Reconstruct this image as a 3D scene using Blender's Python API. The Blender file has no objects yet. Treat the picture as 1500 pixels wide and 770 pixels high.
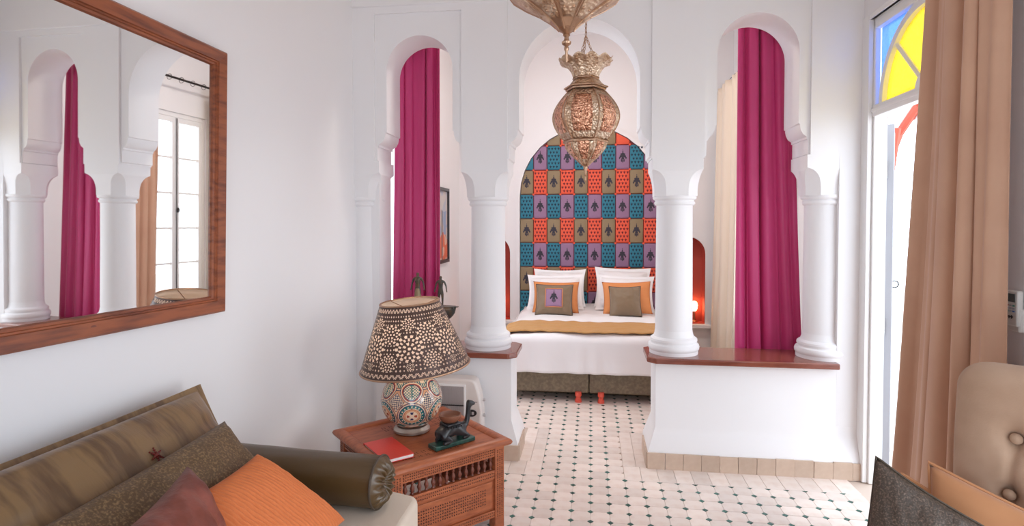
import bpy, bmesh, math, random
import numpy as np
from mathutils import Vector, Matrix, Euler, noise
S = bpy.context.scene
COL = S.collection
PI = math.pi
R = random.Random(7)

# ------------------------------------------------------------------ camera, sky, light, exposure
cam = bpy.data.cameras.new('camera'); camo = bpy.data.objects.new('camera', cam); COL.objects.link(camo)
camo.location = (0, 0, 1.52); camo.rotation_euler = (PI/2 - .0255, 0, .136)
cam.sensor_fit = 'HORIZONTAL'; cam.sensor_width = 36; cam.lens = 20.4; cam.shift_y = -.025
cam.clip_start = .05
S.camera = camo
W = bpy.data.worlds.new('sky'); S.world = W; W.use_nodes = True
wb = W.node_tree.nodes['Background']
wb.inputs[0].default_value = (.78, .885, 1, 1); wb.inputs[1].default_value = 5.0
S.view_settings.view_transform = 'Standard'; S.view_settings.look = 'None'
S.view_settings.gamma = 1; S.view_settings.use_curve_mapping = False
S.view_settings.exposure = -.25
try:
    S.cycles.max_bounces = 10; S.cycles.diffuse_bounces = 6; S.cycles.glossy_bounces = 5
    S.cycles.transmission_bounces = 8; S.cycles.transparent_max_bounces = 12
    S.cycles.sample_clamp_indirect = 6
    S.cycles.caustics_reflective = False; S.cycles.caustics_refractive = False
except Exception:
    pass

def area(name, loc, rot, sx, sy, power=0, col=(1, 1, 1), portal=False):
    l = bpy.data.lights.new(name, 'AREA'); l.shape = 'RECTANGLE'; l.size = sx; l.size_y = sy
    l.energy = power; l.color = col
    o = bpy.data.objects.new(name, l); COL.objects.link(o); o.location = loc; o.rotation_euler = rot
    if portal: l.cycles.is_portal = True
    return o
# sky portals in the openings: terrace door, near french window, bedroom window; rear and left-hand ones added for light
area('door_portal', (1.71, 3.12, 1.32), (0, PI/2, 0), 2.6, .92, portal=True)
area('window_portal', (1.71, .7, 1.25), (0, PI/2, 0), 2.4, 1.7, portal=True)
area('bedroom_portal', (1.71, 5.55, 1.6), (0, PI/2, 0), 2.1, .8, portal=True)
area('added_rear_portal', (.5, -1.62, 1.25), (-PI/2, 0, PI), 1.6, 2.5, portal=True)
area('added_window_portal', (-1.74, 4.85, 1.8), (0, -PI/2, 0), 2.2, 1.3, portal=True)
sl = bpy.data.lights.new('sun', 'SUN'); sl.energy = .5; sl.angle = math.radians(14); sl.color = (1, .96, .92)
so = bpy.data.objects.new('sun', sl); COL.objects.link(so)
so.rotation_euler = Vector((-.80, .47, -.17)).to_track_quat('-Z', 'Y').to_euler()

# ------------------------------------------------------------------ materials
def node(nt, t, **kw):
    n = nt.nodes.new(t)
    for k, v in kw.items():
        if k.startswith('i'): n.inputs[int(k[1:])].default_value = v
        else: setattr(n, k, v)
    return n
def mat(name, col, rough=.6, metal=0, var=None, bump=None, rnd=0, sheen=0, spec=.5, attr=None, stretch=None, trans=0, emis=None, coat=0):
    m = bpy.data.materials.new(name); m.use_nodes = True; nt = m.node_tree; L = nt.links
    p = nt.nodes['Principled BSDF']
    c4 = (*col, 1)
    p.inputs['Base Color'].default_value = c4; p.inputs['Roughness'].default_value = rough
    p.inputs['Metallic'].default_value = metal; p.inputs['Specular IOR Level'].default_value = spec
    p.inputs['Sheen Weight'].default_value = sheen; p.inputs['Transmission Weight'].default_value = trans
    p.inputs['Coat Weight'].default_value = coat
    co = node(nt, 'ShaderNodeTexCoord'); vec = co.outputs['Object']
    if stretch:
        mp = node(nt, 'ShaderNodeMapping'); mp.inputs['Scale'].default_value = stretch
        L.new(vec, mp.inputs[0]); vec = mp.outputs[0]
    src = None
    if attr:
        a = node(nt, 'ShaderNodeAttribute', attribute_name=attr); src = a.outputs['Color']
    if var:
        sc, c2, lo, hi = var
        n = node(nt, 'ShaderNodeTexNoise'); n.inputs['Scale'].default_value = sc; n.inputs['Detail'].default_value = 6
        L.new(vec, n.inputs['Vector'])
        r = node(nt, 'ShaderNodeMapRange'); r.inputs[1].default_value = lo; r.inputs[2].default_value = hi
        L.new(n.outputs['Fac'], r.inputs[0])
        mx = node(nt, 'ShaderNodeMix', data_type='RGBA'); mx.inputs[6].default_value = c4; mx.inputs[7].default_value = (*c2, 1)
        if src: L.new(src, mx.inputs[6])
        L.new(r.outputs[0], mx.inputs[0]); src = mx.outputs[2]
    if rnd:
        oi = node(nt, 'ShaderNodeObjectInfo'); hs = node(nt, 'ShaderNodeHueSaturation')
        mr = node(nt, 'ShaderNodeMapRange'); mr.inputs[3].default_value = 1 - rnd; mr.inputs[4].default_value = 1 + rnd
        L.new(oi.outputs['Random'], mr.inputs[0]); L.new(mr.outputs[0], hs.inputs['Value'])
        hs.inputs['Color'].default_value = c4
        if src: L.new(src, hs.inputs['Color'])
        src = hs.outputs[0]
    if src: L.new(src, p.inputs['Base Color'])
    if bump:
        kind, sc, st = bump
        if kind == 'noise':
            b = node(nt, 'ShaderNodeTexNoise'); b.inputs['Scale'].default_value = sc; b.inputs['Detail'].default_value = 5; out = b.outputs['Fac']
        elif kind == 'voronoi':
            b = node(nt, 'ShaderNodeTexVoronoi'); b.inputs['Scale'].default_value = sc; out = b.outputs['Distance']
        else:
            b = node(nt, 'ShaderNodeTexWave'); b.inputs['Scale'].default_value = sc; out = b.outputs['Fac']
        L.new(vec, b.inputs['Vector'])
        bp = node(nt, 'ShaderNodeBump'); bp.inputs['Strength'].default_value = st; bp.inputs['Distance'].default_value = .01
        L.new(out, bp.inputs['Height']); L.new(bp.outputs[0], p.inputs['Normal'])
    if emis:
        p.inputs['Emission Color'].default_value = (*emis[0], 1); p.inputs['Emission Strength'].default_value = emis[1]
    return m

PL = mat('plaster', (.85, .835, .84), .75, bump=('noise', 9, .05), spec=.25)
CEIL = mat('ceiling_plaster', (.82, .72, .66), .8)
WHP = mat('white_paint', (.86, .855, .85), .4)
LEDGE = mat('ledge_wood', (.26, .075, .045), .25, var=(6, (.16, .04, .025), .4, .7), stretch=(1, 6, 6), coat=.3)
FRAMEW = mat('mirror_frame_wood', (.31, .085, .030), .38, var=(5, (.15, .036, .015), .42, .68), stretch=(1.2, 9, 9))
TABLEW = mat('carved_table_wood', (.42, .12, .045), .42, var=(6, (.28, .075, .03), .4, .7), stretch=(2, 9, 9))
TURNW = mat('turned_dark_wood', (.17, .045, .025), .35)
MIRR = mat('mirror_glass', (.86, .86, .85), .015, 1)
GROUT = mat('grout', (.62, .50, .42), .8)
TILE = mat('cream_glazed_tile', (.84, .725, .655), .34, var=(14, (.75, .60, .52), .45, .75), rnd=.10, bump=('noise', 22, .06))
DIAM = mat('green_glazed_tile', (.045, .145, .115), .25, var=(30, (.03, .08, .07), .45, .7), rnd=.35)
BASET = mat('baseboard_tile', (.60, .46, .36), .45, var=(12, (.50, .36, .27), .4, .7), rnd=.10)
MAG = mat('magenta_satin', (.55, .036, .165), .42, sheen=.1, bump=('noise', 160, .05))
CREAM = mat('cream_satin', (.80, .68, .55), .45, sheen=.2)
TAN = mat('tan_velvet', (.60, .36, .24), .75, sheen=.15, var=(3, (.54, .31, .205), .4, .7))
BRASS = mat('aged_brass', (.70, .54, .40), .42, 1, var=(22, (.46, .29, .18), .45, .65), bump=('voronoi', 110, .45))
BRASSD = mat('dark_brass', (.46, .29, .19), .36, 1, bump=('noise', 60, .3))
COPPER = mat('pierced_copper_panel', (.80, .43, .28), .38, 1, var=(80, (.40, .17, .10), .50, .58), bump=('voronoi', 130, .6))
SHADE = mat('pierced_bronze_shade', (.085, .05, .042), .33, .5, bump=('noise', 70, .2))
BRONZE = mat('dark_bronze', (.085, .085, .075), .38, .7, var=(30, (.16, .10, .06), .45, .65))
BLACKST = mat('dark_stone', (.016, .016, .018), .3, var=(40, (.035, .033, .033), .45, .7))
GREENST = mat('green_stone', (.02, .055, .045), .3, var=(40, (.04, .12, .09), .45, .7))
BOWLW = mat('brown_bowl', (.20, .075, .04), .4)
RED = mat('red_leather', (.66, .045, .03), .38, bump=('noise', 120, .1))
PAPER = mat('page_paper', (.85, .80, .78), .7)
HEAT = mat('heater_casing', (.72, .66, .62), .4)
HEATG = mat('heater_grille', (.50, .47, .47), .5, .3)
BLACK = mat('black_plastic', (.02, .02, .022), .35)
BEIGE = mat('beige_upholstery', (.50, .335, .23), .85, sheen=.1, var=(7, (.43, .28, .185), .4, .7), bump=('noise', 200, .08))
SEATF = mat('seat_linen', (.63, .54, .45), .85, var=(5, (.57, .48, .39), .4, .7), bump=('noise', 180, .08))
GOLD = mat('gold_silk', (.235, .14, .062), .36, sheen=.05, var=(5, (.12, .065, .03), .44, .62), stretch=(.8, 5, .8), bump=('noise', 30, .12))
TWEED = mat('bronze_brocade', (.105, .06, .026), .5, var=(150, (.26, .165, .075), .48, .66), bump=('noise', 120, .25))
WINE = mat('wine_velvet', (.17, .040, .024), .45, sheen=0, var=(3.2, (.44, .13, .09), .46, .62), bump=('noise', 60, .25))
ORANGE = mat('orange_corduroy', (.60, .165, .045), .8, sheen=.08)
BOLST = mat('bronze_satin', (.085, .047, .016), .36, sheen=0, bump=('noise', 40, .06), spec=.6)
ORSUEDE = mat('orange_suede', (.52, .235, .10), .8, sheen=.25, var=(5, (.45, .19, .08), .4, .7))
DARKC = mat('dark_brown_brocade', (.055, .037, .026), .55, var=(220, (.15, .10, .07), .48, .66), bump=('noise', 130, .3))
PIPE = mat('dark_piping', (.06, .04, .025), .5)
LINEN = mat('white_linen', (.86, .84, .84), .7, sheen=.1)
THROW = mat('gold_throw', (.52, .27, .085), .5, sheen=.05, bump=('noise', 45, .35))
BEDB = mat('bed_base_fabric', (.15, .115, .075), .7, var=(50, (.22, .17, .11), .4, .65))
REDP = mat('red_plastic_foot', (.75, .10, .06), .4)
BROWNC = mat('brown_sateen', (.20, .13, .07), .5, sheen=.3)
CORANGE = mat('orange_cotton', (.68, .25, .08), .7)
TEAL = mat('teal_print', (.025, .19, .27), .7)
PURP = mat('purple_sateen', (.29, .16, .27), .55)
OLIVE = mat('olive_sateen', (.26, .185, .10), .5)
CORAL = mat('coral_print', (.80, .105, .05), .7)
INK = mat('dark_print', (.035, .03, .045), .7)
INKT = mat('deep_teal_print', (.006, .025, .05), .7)
INKR = mat('deep_red_print', (.17, .012, .015), .7)
NICHE = mat('red_niche_paint', (.50, .075, .05), .7)
GLASS = mat('clear_glass', (1, 1, 1), .02, trans=1)
TERR = mat('terrace_tile', (.80, .76, .73), .6, rnd=.05)
REDW = mat('red_painted_wood', (.55, .09, .05), .5)
GRIP = mat('remote_white', (.82, .79, .74), .4)
IRON = mat('black_iron', (.03, .022, .02), .45, .6)
SILVER = mat('chrome', (.7, .7, .7), .2, 1)
def glassy(name, col, rough=.25, amt=.85):
    m = bpy.data.materials.new(name); m.use_nodes = True; nt = m.node_tree; L = nt.links
    p = nt.nodes['Principled BSDF']; p.inputs['Base Color'].default_value = (*col, 1); p.inputs['Roughness'].default_value = .2
    t = node(nt, 'ShaderNodeBsdfTransparent'); t.inputs[0].default_value = (*col, 1)
    tl = node(nt, 'ShaderNodeBsdfTranslucent'); tl.inputs[0].default_value = (*col, 1)
    v = node(nt, 'ShaderNodeTexVoronoi'); v.inputs['Scale'].default_value = 45; co = node(nt, 'ShaderNodeTexCoord'); L.new(co.outputs['Object'], v.inputs['Vector'])
    b = node(nt, 'ShaderNodeBump'); b.inputs['Strength'].default_value = .8; b.inputs['Distance'].default_value = .01
    L.new(v.outputs['Distance'], b.inputs['Height']); L.new(b.outputs[0], tl.inputs['Normal']); L.new(b.outputs[0], p.inputs['Normal'])
    m1 = node(nt, 'ShaderNodeMixShader'); m1.inputs[0].default_value = .45; L.new(t.outputs[0], m1.inputs[1]); L.new(tl.outputs[0], m1.inputs[2])
    m2 = node(nt, 'ShaderNodeMixShader'); m2.inputs[0].default_value = 1 - amt; L.new(m1.outputs[0], m2.inputs[1]); L.new(p.outputs[0], m2.inputs[2])
    L.new(m2.outputs[0], nt.nodes['Material Output'].inputs[0]); return m
GBLUE = glassy('blue_textured_glass', (.34, .52, .95)); GYEL = glassy('yellow_textured_glass', (.88, .74, .18))
def clearpane():
    m = bpy.data.materials.new('window_pane'); m.use_nodes = True; nt = m.node_tree; L = nt.links
    t = node(nt, 'ShaderNodeBsdfTransparent'); g = node(nt, 'ShaderNodeBsdfGlossy'); g.inputs['Roughness'].default_value = .02
    x = node(nt, 'ShaderNodeMixShader'); x.inputs[0].default_value = .05; L.new(t.outputs[0], x.inputs[1]); L.new(g.outputs[0], x.inputs[2])
    L.new(x.outputs[0], nt.nodes['Material Output'].inputs[0]); return m
PANE = clearpane()
def translucent(name, col, fac):
    m = bpy.data.materials.new(name); m.use_nodes = True; nt = m.node_tree; L = nt.links
    a = node(nt, 'ShaderNodeBsdfDiffuse'); a.inputs[0].default_value = (*col, 1)
    b = node(nt, 'ShaderNodeBsdfTranslucent'); b.inputs[0].default_value = (*col, 1)
    x = node(nt, 'ShaderNodeMixShader'); x.inputs[0].default_value = fac; L.new(a.outputs[0], x.inputs[1]); L.new(b.outputs[0], x.inputs[2])
    L.new(x.outputs[0], nt.nodes['Material Output'].inputs[0]); return m
LINER = translucent('parchment_liner', (.95, .80, .68), .6)

# ------------------------------------------------------------------ mesh helpers
class M:
    def __init__(s): s.v = []; s.f = []; s.c = None
    def add(s, v, f):
        n = len(s.v); s.v += [tuple(p) for p in v]; s.f += [tuple(i + n for i in q) for q in f]; return s
    def box(s, lo, hi, mtx=None):
        (a, b, c), (d, e, g) = lo, hi
        v = [Vector(p) for p in [(a,b,c),(d,b,c),(d,e,c),(a,e,c),(a,b,g),(d,b,g),(d,e,g),(a,e,g)]]
        if mtx: v = [mtx @ p for p in v]
        return s.add(v, [(0,3,2,1),(4,5,6,7),(0,1,5,4),(1,2,6,5),(2,3,7,6),(3,0,4,7)])
    def lathe(s, prof, n=24, c=(0,0,0), cap=True, mtx=None, sx=1, sy=1):
        v = []; f = []
        for r, z in prof:
            for k in range(n):
                a = 2*PI*k/n; p = Vector((c[0] + r*math.cos(a)*sx, c[1] + r*math.sin(a)*sy, c[2] + z)); v.append(mtx @ p if mtx else p)
        m = len(prof)
        for i in range(m - 1):
            for k in range(n):
                f.append((i*n+k, i*n+(k+1)%n, (i+1)*n+(k+1)%n, (i+1)*n+k))
        if cap:
            if prof[0][0] > 1e-5: f.append(tuple(range(n))[::-1])
            if prof[-1][0] > 1e-5: f.append(tuple((m-1)*n + k for k in range(n)))
        return s.add(v, f)
    def tube(s, path, r, n=8, closed=False):
        P = [Vector(p) for p in path]; N = len(P); v = []; f = []
        rr = r if hasattr(r, '__len__') else [r]*N
        ref = None
        for i in range(N):
            a = P[(i-1) % N] if closed or i > 0 else P[0]; b = P[(i+1) % N] if closed or i < N-1 else P[-1]
            t = (b - a).normalized()
            if ref is None: ref = t.orthogonal().normalized()
            x = (ref - t*ref.dot(t)); x = x.normalized() if x.length > 1e-6 else t.orthogonal().normalized(); ref = x; y = t.cross(x)
            for k in range(n):
                q = 2*PI*k/n; v.append(P[i] + (x*math.cos(q) + y*math.sin(q))*rr[i])
        for i in range(N if closed else N - 1):
            j = (i+1) % N
            for k in range(n): f.append((i*n+k, i*n+(k+1)%n, j*n+(k+1)%n, j*n+k))
        if not closed: f.append(tuple(range(n))[::-1]); f.append(tuple((N-1)*n+k for k in range(n)))
        return s.add(v, f)
    def prism(s, out, z0, z1, mtx=None):
        n = len(out); v = [Vector((x, y, z0)) for x, y in out] + [Vector((x, y, z1)) for x, y in out]
        if mtx: v = [mtx @ p for p in v]
        return s.add(v, [tuple(range(n))[::-1], tuple(range(n, 2*n))] + [(i, (i+1)%n, n+(i+1)%n, n+i) for i in range(n)])
    def loft(s, rings, cap=True):
        n = len(rings[0]); v = [p for r in rings for p in r]; f = []
        for i in range(len(rings)-1):
            for k in range(n): f.append((i*n+k, i*n+(k+1)%n, (i+1)*n+(k+1)%n, (i+1)*n+k))
        if cap: f.append(tuple(range(n))[::-1]); f.append(tuple((len(rings)-1)*n+k for k in range(n)))
        return s.add(v, f)
    def grid(s, nu, nv, fn):
        v = [fn(i/(nu-1), j/(nv-1)) for j in range(nv) for i in range(nu)]
        return s.add(v, [(j*nu+i, j*nu+i+1, (j+1)*nu+i+1, (j+1)*nu+i) for j in range(nv-1) for i in range(nu-1)])
    def mesh(s, name, m, smooth=40, off=None):
        me = bpy.data.meshes.new(name)
        v = s.v if off is None else [(p[0]-off[0], p[1]-off[1], p[2]-off[2]) for p in s.v]
        me.from_pydata(v, [], s.f); me.update()
        bm = bmesh.new(); bm.from_mesh(me); bmesh.ops.recalc_face_normals(bm, faces=bm.faces); bm.to_mesh(me); bm.free()
        if m: me.materials.append(m)
        if smooth: shade(me, smooth)
        return me
    def build(s, name, m, parent=None, w=False, smooth=40, bevel=0, solid=0, segs=2):
        off = None
        if parent is not None and w:
            r = parent
            while r.parent: r = r.parent
            off = r.location
        o = bpy.data.objects.new(name, s.mesh(name, m, smooth, off)); COL.objects.link(o)
        if parent: o.parent = parent
        if solid:
            q = o.modifiers.new('solid', 'SOLIDIFY'); q.thickness = solid; q.offset = 0
        if bevel:
            q = o.modifiers.new('bevel', 'BEVEL'); q.width = bevel; q.segments = segs; q.limit_method = 'ANGLE'; q.angle_limit = math.radians(35)
        return o
def shade(me, ang=40):
    me.polygons.foreach_set('use_smooth', [True]*len(me.polygons)); me.set_sharp_from_angle(angle=math.radians(ang))
def link(name, me, parent=None, loc=None, rot=None):
    o = bpy.data.objects.new(name, me); COL.objects.link(o)
    if parent: o.parent = parent
    if loc is not None: o.location = loc
    if rot is not None: o.rotation_euler = rot
    return o
def tag(o, label, cat, group=None):
    o['label'] = label; o['category'] = cat
    if group: o['group'] = group
    return o
def root(name, label, cat, loc=(0,0,0), rotz=0, group=None):
    o = bpy.data.objects.new(name, None); COL.objects.link(o); o.location = loc; o.rotation_euler = (0, 0, rotz)
    o.empty_display_size = .05
    return tag(o, label, cat, group)
def st(o): o['kind'] = 'structure'; return o
def holes(name, outline, hs, d0, d1, mtx, m, parent=None, smooth=30):
    """solid slab with holes: filled 2D curve, extruded"""
    cu = bpy.data.curves.new(name, 'CURVE'); cu.dimensions = '2D'; cu.fill_mode = 'BOTH'; cu.extrude = abs(d1-d0)/2
    for pts in [outline] + hs:
        sp = cu.splines.new('POLY'); sp.points.add(len(pts)-1); sp.use_cyclic_u = True
        for q, (x, y) in zip(sp.points, pts): q.co = (x, y, 0, 1)
    t = bpy.data.objects.new('tmp', cu); COL.objects.link(t)
    bpy.context.view_layer.update()
    me = bpy.data.meshes.new_from_object(t.evaluated_get(bpy.context.evaluated_depsgraph_get()))
    bpy.data.objects.remove(t); bpy.data.curves.remove(cu)
    me.name = name; me.transform(Matrix.Translation((0, 0, (d0+d1)/2))); me.transform(mtx)
    bm = bmesh.new(); bm.from_mesh(me); bmesh.ops.remove_doubles(bm, verts=bm.verts, dist=1e-5); bmesh.ops.recalc_face_normals(bm, faces=bm.faces); bm.to_mesh(me); bm.free()
    me.materials.clear(); me.materials.append(m); shade(me, smooth)
    return link(name, me, parent)
XZ = Matrix(((1,0,0,0),(0,0,1,0),(0,1,0,0),(0,0,0,1)))      # (x, z, depth) -> x, y=depth, z
YZ = Matrix(((0,0,1,0),(1,0,0,0),(0,1,0,0),(0,0,0,1)))      # (y, z, depth) -> x=depth
def arc(cx, cy, r, a0, a1, n): return [(cx + r*math.cos(a0+(a1-a0)*i/n), cy + r*math.sin(a0+(a1-a0)*i/n)) for i in range(n+1)]
def rect(a, b, c, d): return [(a, b), (c, b), (c, d), (a, d)]

# ================================================================== SETTING
AY, AB = 3.68, 3.97                    # arcade front and back
st(M().box((-2.0, -1.5, -.06), (2.0, 7.3, -.004)).build('floor', GROUT, smooth=0))
floor = bpy.data.objects['floor']
# ---- floor tiles
G, GX, GY, DD = .1, 0.0, 2.937, .0165
def octo(h=.004):
    b = .0009; e = G/2 - .0007; d = DD + .0007; q = e - d
    pts = [(-q,-e),(q,-e),(e,-q),(e,q),(q,e),(-q,e),(-e,q),(-e,-q)]
    return pts
def flat_tile(pts, m, name, h=.004):
    k = .985
    mm = M(); mm.loft([[Vector((x, y, -.006)) for x, y in pts], [Vector((x, y, h-.0008)) for x, y in pts], [Vector((x*k, y*k, h)) for x, y in pts]])
    return mm.mesh(name, m, 0)
me_o = flat_tile(octo(), TILE, 'octagonal_tile')
dd = DD - .0012
me_d = flat_tile([(-dd,0),(0,-dd),(dd,0),(0,dd)], DIAM, 'diamond_tile')
me_h = flat_tile([(-dd,-.0006),(0,-dd),(dd,-.0006)], DIAM, 'diamond_tile')
me_hl = flat_tile([(.0006,dd),(.0006,-dd),(dd,0)], DIAM, 'diamond_tile')
cells = set()
for i in range(-16, 15):
    for j in range(-22, 5): cells.add((i, j))
for i in range(-3, 2):
    for j in range(5, 13): cells.add((i, j))
for i in range(-15, 15):
    for j in range(13, 22): cells.add((i, j))
CAMF = Vector((-math.sin(.136)*math.cos(.0255), math.cos(.136)*math.cos(.0255), -math.sin(.0255)))
CAMR = Vector((math.cos(.136), math.sin(.136), 0)); CAMU = CAMR.cross(CAMF)
def pix(p):
    d = Vector(p) - Vector((0, 0, 1.52)); z = d.dot(CAMF)
    if z < .1: return None
    return 750 + 850*d.dot(CAMR)/z, 347.5 - 850*d.dot(CAMU)/z, z
def seen(x, y):
    p = pix((x, y, 0))
    if not p or not (0 < p[0] < 1290 and 560 < p[1] < 775): return None
    if p[0] < 620: return None
    if y > 3.6 and not (-.46 < x*3.75/y < .38): return None
    return p[2]
oc = sorted([(seen(GX+(i+.5)*G, GY+(j+.5)*G) or 99 + abs(i)+abs(j), i, j) for i, j in cells])
nodes_ = {}
for i, j in cells:
    for a in (0, 1):
        for b in (0, 1): nodes_.setdefault((i+a, j+b), set()).add((i, j))
dn = sorted([(seen(GX+i*G, GY+j*G) or 99 + abs(i)+abs(j), i, j) for i, j in nodes_])
def diamond_kind(i, j):
    c = nodes_[(i, j)]
    L_ = {(i-1, j-1), (i-1, j)} & c; R_ = {(i, j-1), (i, j)} & c; B_ = {(i-1, j-1), (i, j-1)} & c; T_ = {(i-1, j), (i, j)} & c
    if len(c) >= 3: return me_d
    if len(B_) == 2: return me_h
    if len(R_) == 2 and i < 0: return me_hl
    if len(T_) == 2: return me_d
    return None
stuffo, stuffd = M(), M()
def merge(mm, me, x, y): mm.add([(v.co.x+x, v.co.y+y, v.co.z) for v in me.vertices], [tuple(p.vertices) for p in me.polygons])
for n, (z, i, j) in enumerate(oc):
    x, y = GX+(i+.5)*G, GY+(j+.5)*G
    if n < 290 and z < 90: link('floor_tile', me_o, floor, (x, y, R.uniform(-.0006, .0006)), (R.uniform(-.004, .004), R.uniform(-.004, .004), 0))
    else: merge(stuffo, me_o, x, y)
for n, (z, i, j) in enumerate(dn):
    me = diamond_kind(i, j); x, y = GX+i*G, GY+j*G
    if me is None: continue
    if n < 290 and z < 90: link('diamond_tile', me, floor, (x, y, 0))
    else: merge(stuffd, me, x, y)
# plain border tiles: along the half walls, and both sides of the passage
def plain(x0, y0, x1, y1):
    g = .0009; w, d = (x1-x0)/2-g, (y1-y0)/2-g
    return flat_tile([(-w,-d),(w,-d),(w,d),(-w,d)], TILE, 'border_tile'), ((x0+x1)/2, (y0+y1)/2, R.uniform(-.0005, .0005))
for i in range(-6, 15):
    me, l = plain(i*.1, 3.437, i*.1+.1, 3.64 if not -5 < i < 3 else 3.64)
    if -3 <= i <= 1: continue
    link('border_tile', me, floor, l)
for xa, xb in ((-.46, -.38), (-.38, -.3), (.2, .28), (.28, .37)):
    for k in range(3):
        me, l = plain(xa, 3.64+.2*k, xb, 3.84+.2*k if k < 2 else 4.237); link('border_tile', me, floor, l)
so_ = stuffo.build('octagonal_tile', TILE, floor, smooth=0); so_['kind'] = 'stuff'
sd_ = stuffd.build('diamond_tile', DIAM, floor, smooth=0); sd_['kind'] = 'stuff'

# ---- left wall (slightly skewed), right wall, back walls, ceilings
def skewx(y): return -1.565 - .0437*(3.68 - y)
st(M().prism([(skewx(-1.5), -1.5), (skewx(3.98), 3.98), (-1.9, 3.98), (-2.0, -1.5)], -.05, 3.6).build('wall_left', PL, smooth=0))
st(holes('wall_bedroom_left', rect(3.98, -.05, 7.25, 3.85), [rect(4.2, .7, 5.5, 2.9)], -1.75, -1.58, YZ, PL))
def plain_window(name, x, y0, y1, z0, z1):
    w = st(M().box((x-.03, y0, z0), (x+.03, y0+.04, z1)).box((x-.03, y1-.04, z0), (x+.03, y1, z1)).box((x-.03, y0+.04, z1-.04), (x+.03, y1-.04, z1)).box((x-.03, y0+.04, z0), (x+.03, y1-.04, z0+.04)).build(name, WHP, smooth=0))
    M().box((x-.02, (y0+y1)/2-.03, z0+.04), (x+.02, (y0+y1)/2+.03, z1-.04)).build('mullion', WHP, w)
    return w
plain_window('window_added', -1.68, 4.2, 5.5, .7, 2.9)  # window added behind the left curtain to brighten the bedroom
st(holes('wall_back', rect(-2.0, -.05, 1.75, 3.65), [rect(-.3, .0, 1.3, 2.5)], -1.65, -1.5, XZ, PL))  # rear opening is added, unseen, to let daylight in from behind
st(holes('wall_right', rect(-1.5, -.05, 3.97, 3.6), [rect(2.62, -.02, 3.69, 2.68), rect(-.15, .0, 1.55, 2.45)], 1.58, 1.72, YZ, PL))
st(holes('wall_bedroom_right', rect(3.97, -.05, 7.25, 3.85), [rect(5.13, .5, 5.97, 2.66)], 1.58, 1.72, YZ, PL))
def niche_out(cx, hw, z0, z1): return [(cx-hw, z0), (cx+hw, z0)] + arc(cx, z1-hw*1.0, hw, 0, PI, 16)
HBX, HBR, HBZ = -.04, .80, 1.83
st(holes('wall_bedroom_back', rect(-1.6, -.05, 1.6, 3.85), [niche_out(HBX, HBR, .1, HBZ+HBR), niche_out(1.09, .2, .36, 1.36), niche_out(-1.16, .2, .36, 1.36)], 6.85, 7.05, XZ, PL))
st(M().box((-1.8, 7.05, -.05), (1.8, 7.25, 3.85)).build('wall_niche_back', PL, smooth=0))
st(M().box((-2.0, -1.5, 3.6), (1.9, 3.97, 3.7)).build('ceiling', CEIL, smooth=0))
st(M().box((-1.85, 3.9, 3.8), (1.9, 7.25, 3.9)).build('ceiling_bedroom', CEIL, smooth=0))
cv = [(0,0),(.0,-.10),(.02,-.10),(.035,-.07),(.07,-.04),(.1,-.02),(.1,0)]
st(M().prism([(6.85-a, 3.8+b) for a, b in cv], -1.58, 1.58, Matrix(((0,0,1,0),(1,0,0,0),(0,1,0,0),(0,0,0,1)))).build('trim_1', PL))
# raised mouldings around the red and headboard niches
for k, (cx, hw, z0, z1, t, mm_) in enumerate([(HBX, HBR+.012, .1, HBZ+HBR+.012, .03, PL)]):
    oo = niche_out(cx, hw+t, z0, z1+t); ii = niche_out(cx, hw-.01, z0, z1-.01)
    st(holes('trim_2', oo, [[(x, z+.001) for x, z in ii]], 6.82, 6.85, XZ, mm_))
# red painted niches with a warm lamp standing in each
for cx, sd in ((1.09, 'right'), (-1.16, 'left')):
    nm = M().prism(niche_out(cx, .2, .36, 1.36), 0, .004, Matrix.Translation((0, 7.045, 0)) @ XZ)
    nn = niche_out(cx, .197, .362, 1.357)
    pts = nn
    nm.add([(x, 6.852, z) for x, z in pts] + [(x, 7.046, z) for x, z in pts], [(i, (i+1) % len(pts), len(pts)+(i+1) % len(pts), len(pts)+i) for i in range(len(pts))])
    st(nm.build('wall_niche_' + sd, NICHE, smooth=30))
    st(M().box((cx-.26, 6.78, .32), (cx+.26, 6.85, .36)).build('trim_niche_' + sd, PL, bevel=.006))
    t = root('niche_lamp', 'small glowing bulb lamp inside the %s red wall niche beside the bed' % sd, 'lamp', (cx + (.1 if sd == 'right' else -.02), 6.97, .36))
    M().lathe([(.045, 0), (.045, .015), (.012, .03), (.012, .13)], 14).build('base', BRASSD, t)
    gl = M().lathe([(.02, .13), (.035, .16), (.04, .2), (.03, .235), (.0, .25)], 14)
    gl.build('bulb', mat('warm_bulb', (1, .8, .5), .5, emis=((1, .62, .3), 14)), t)

# ---- arcade: openings, raised piers, mouldings
def opening(cx, hw, top, xl, xr):
    """stepped arch outline: half round on vertical jambs, moulded corbels, down to the pier edges xl / xr"""
    zs = top - hw
    def side(sg, xe):
        xj = cx + sg*hw; d = xe - xj
        return [(xj, zs), (xj, 2.115), (xj+d*.12, 2.11), (xj+d*.12, 2.098), (xj+d*.20, 2.075), (xj+d*.38, 2.052), (xj+d*.62, 2.04), (xj+d*.72, 2.035), (xj+d*.72, 2.022), (xj+d*.84, 2.018), (xj+d*.84, 1.93), (xe, 1.925), (xe, 1.915)]
    a = [(x, z) for x, z in arc(cx, zs, hw, 0, PI, 40)][1:-1]
    Rr = side(1, xr)[::-1]; Ll = side(-1, xl)
    return Rr + a + Ll
P1, P2, P3, P4, P5 = -1.58, -1.418, -.834, -.534, .366
bays = [(-1.118, .2225, 2.74, -1.418, -.834), (-.082, .379, 2.805, -.534, .366), (.993, .237, 2.785, .686, 1.293)]
out = [(-1.6, 1.915)]
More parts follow.
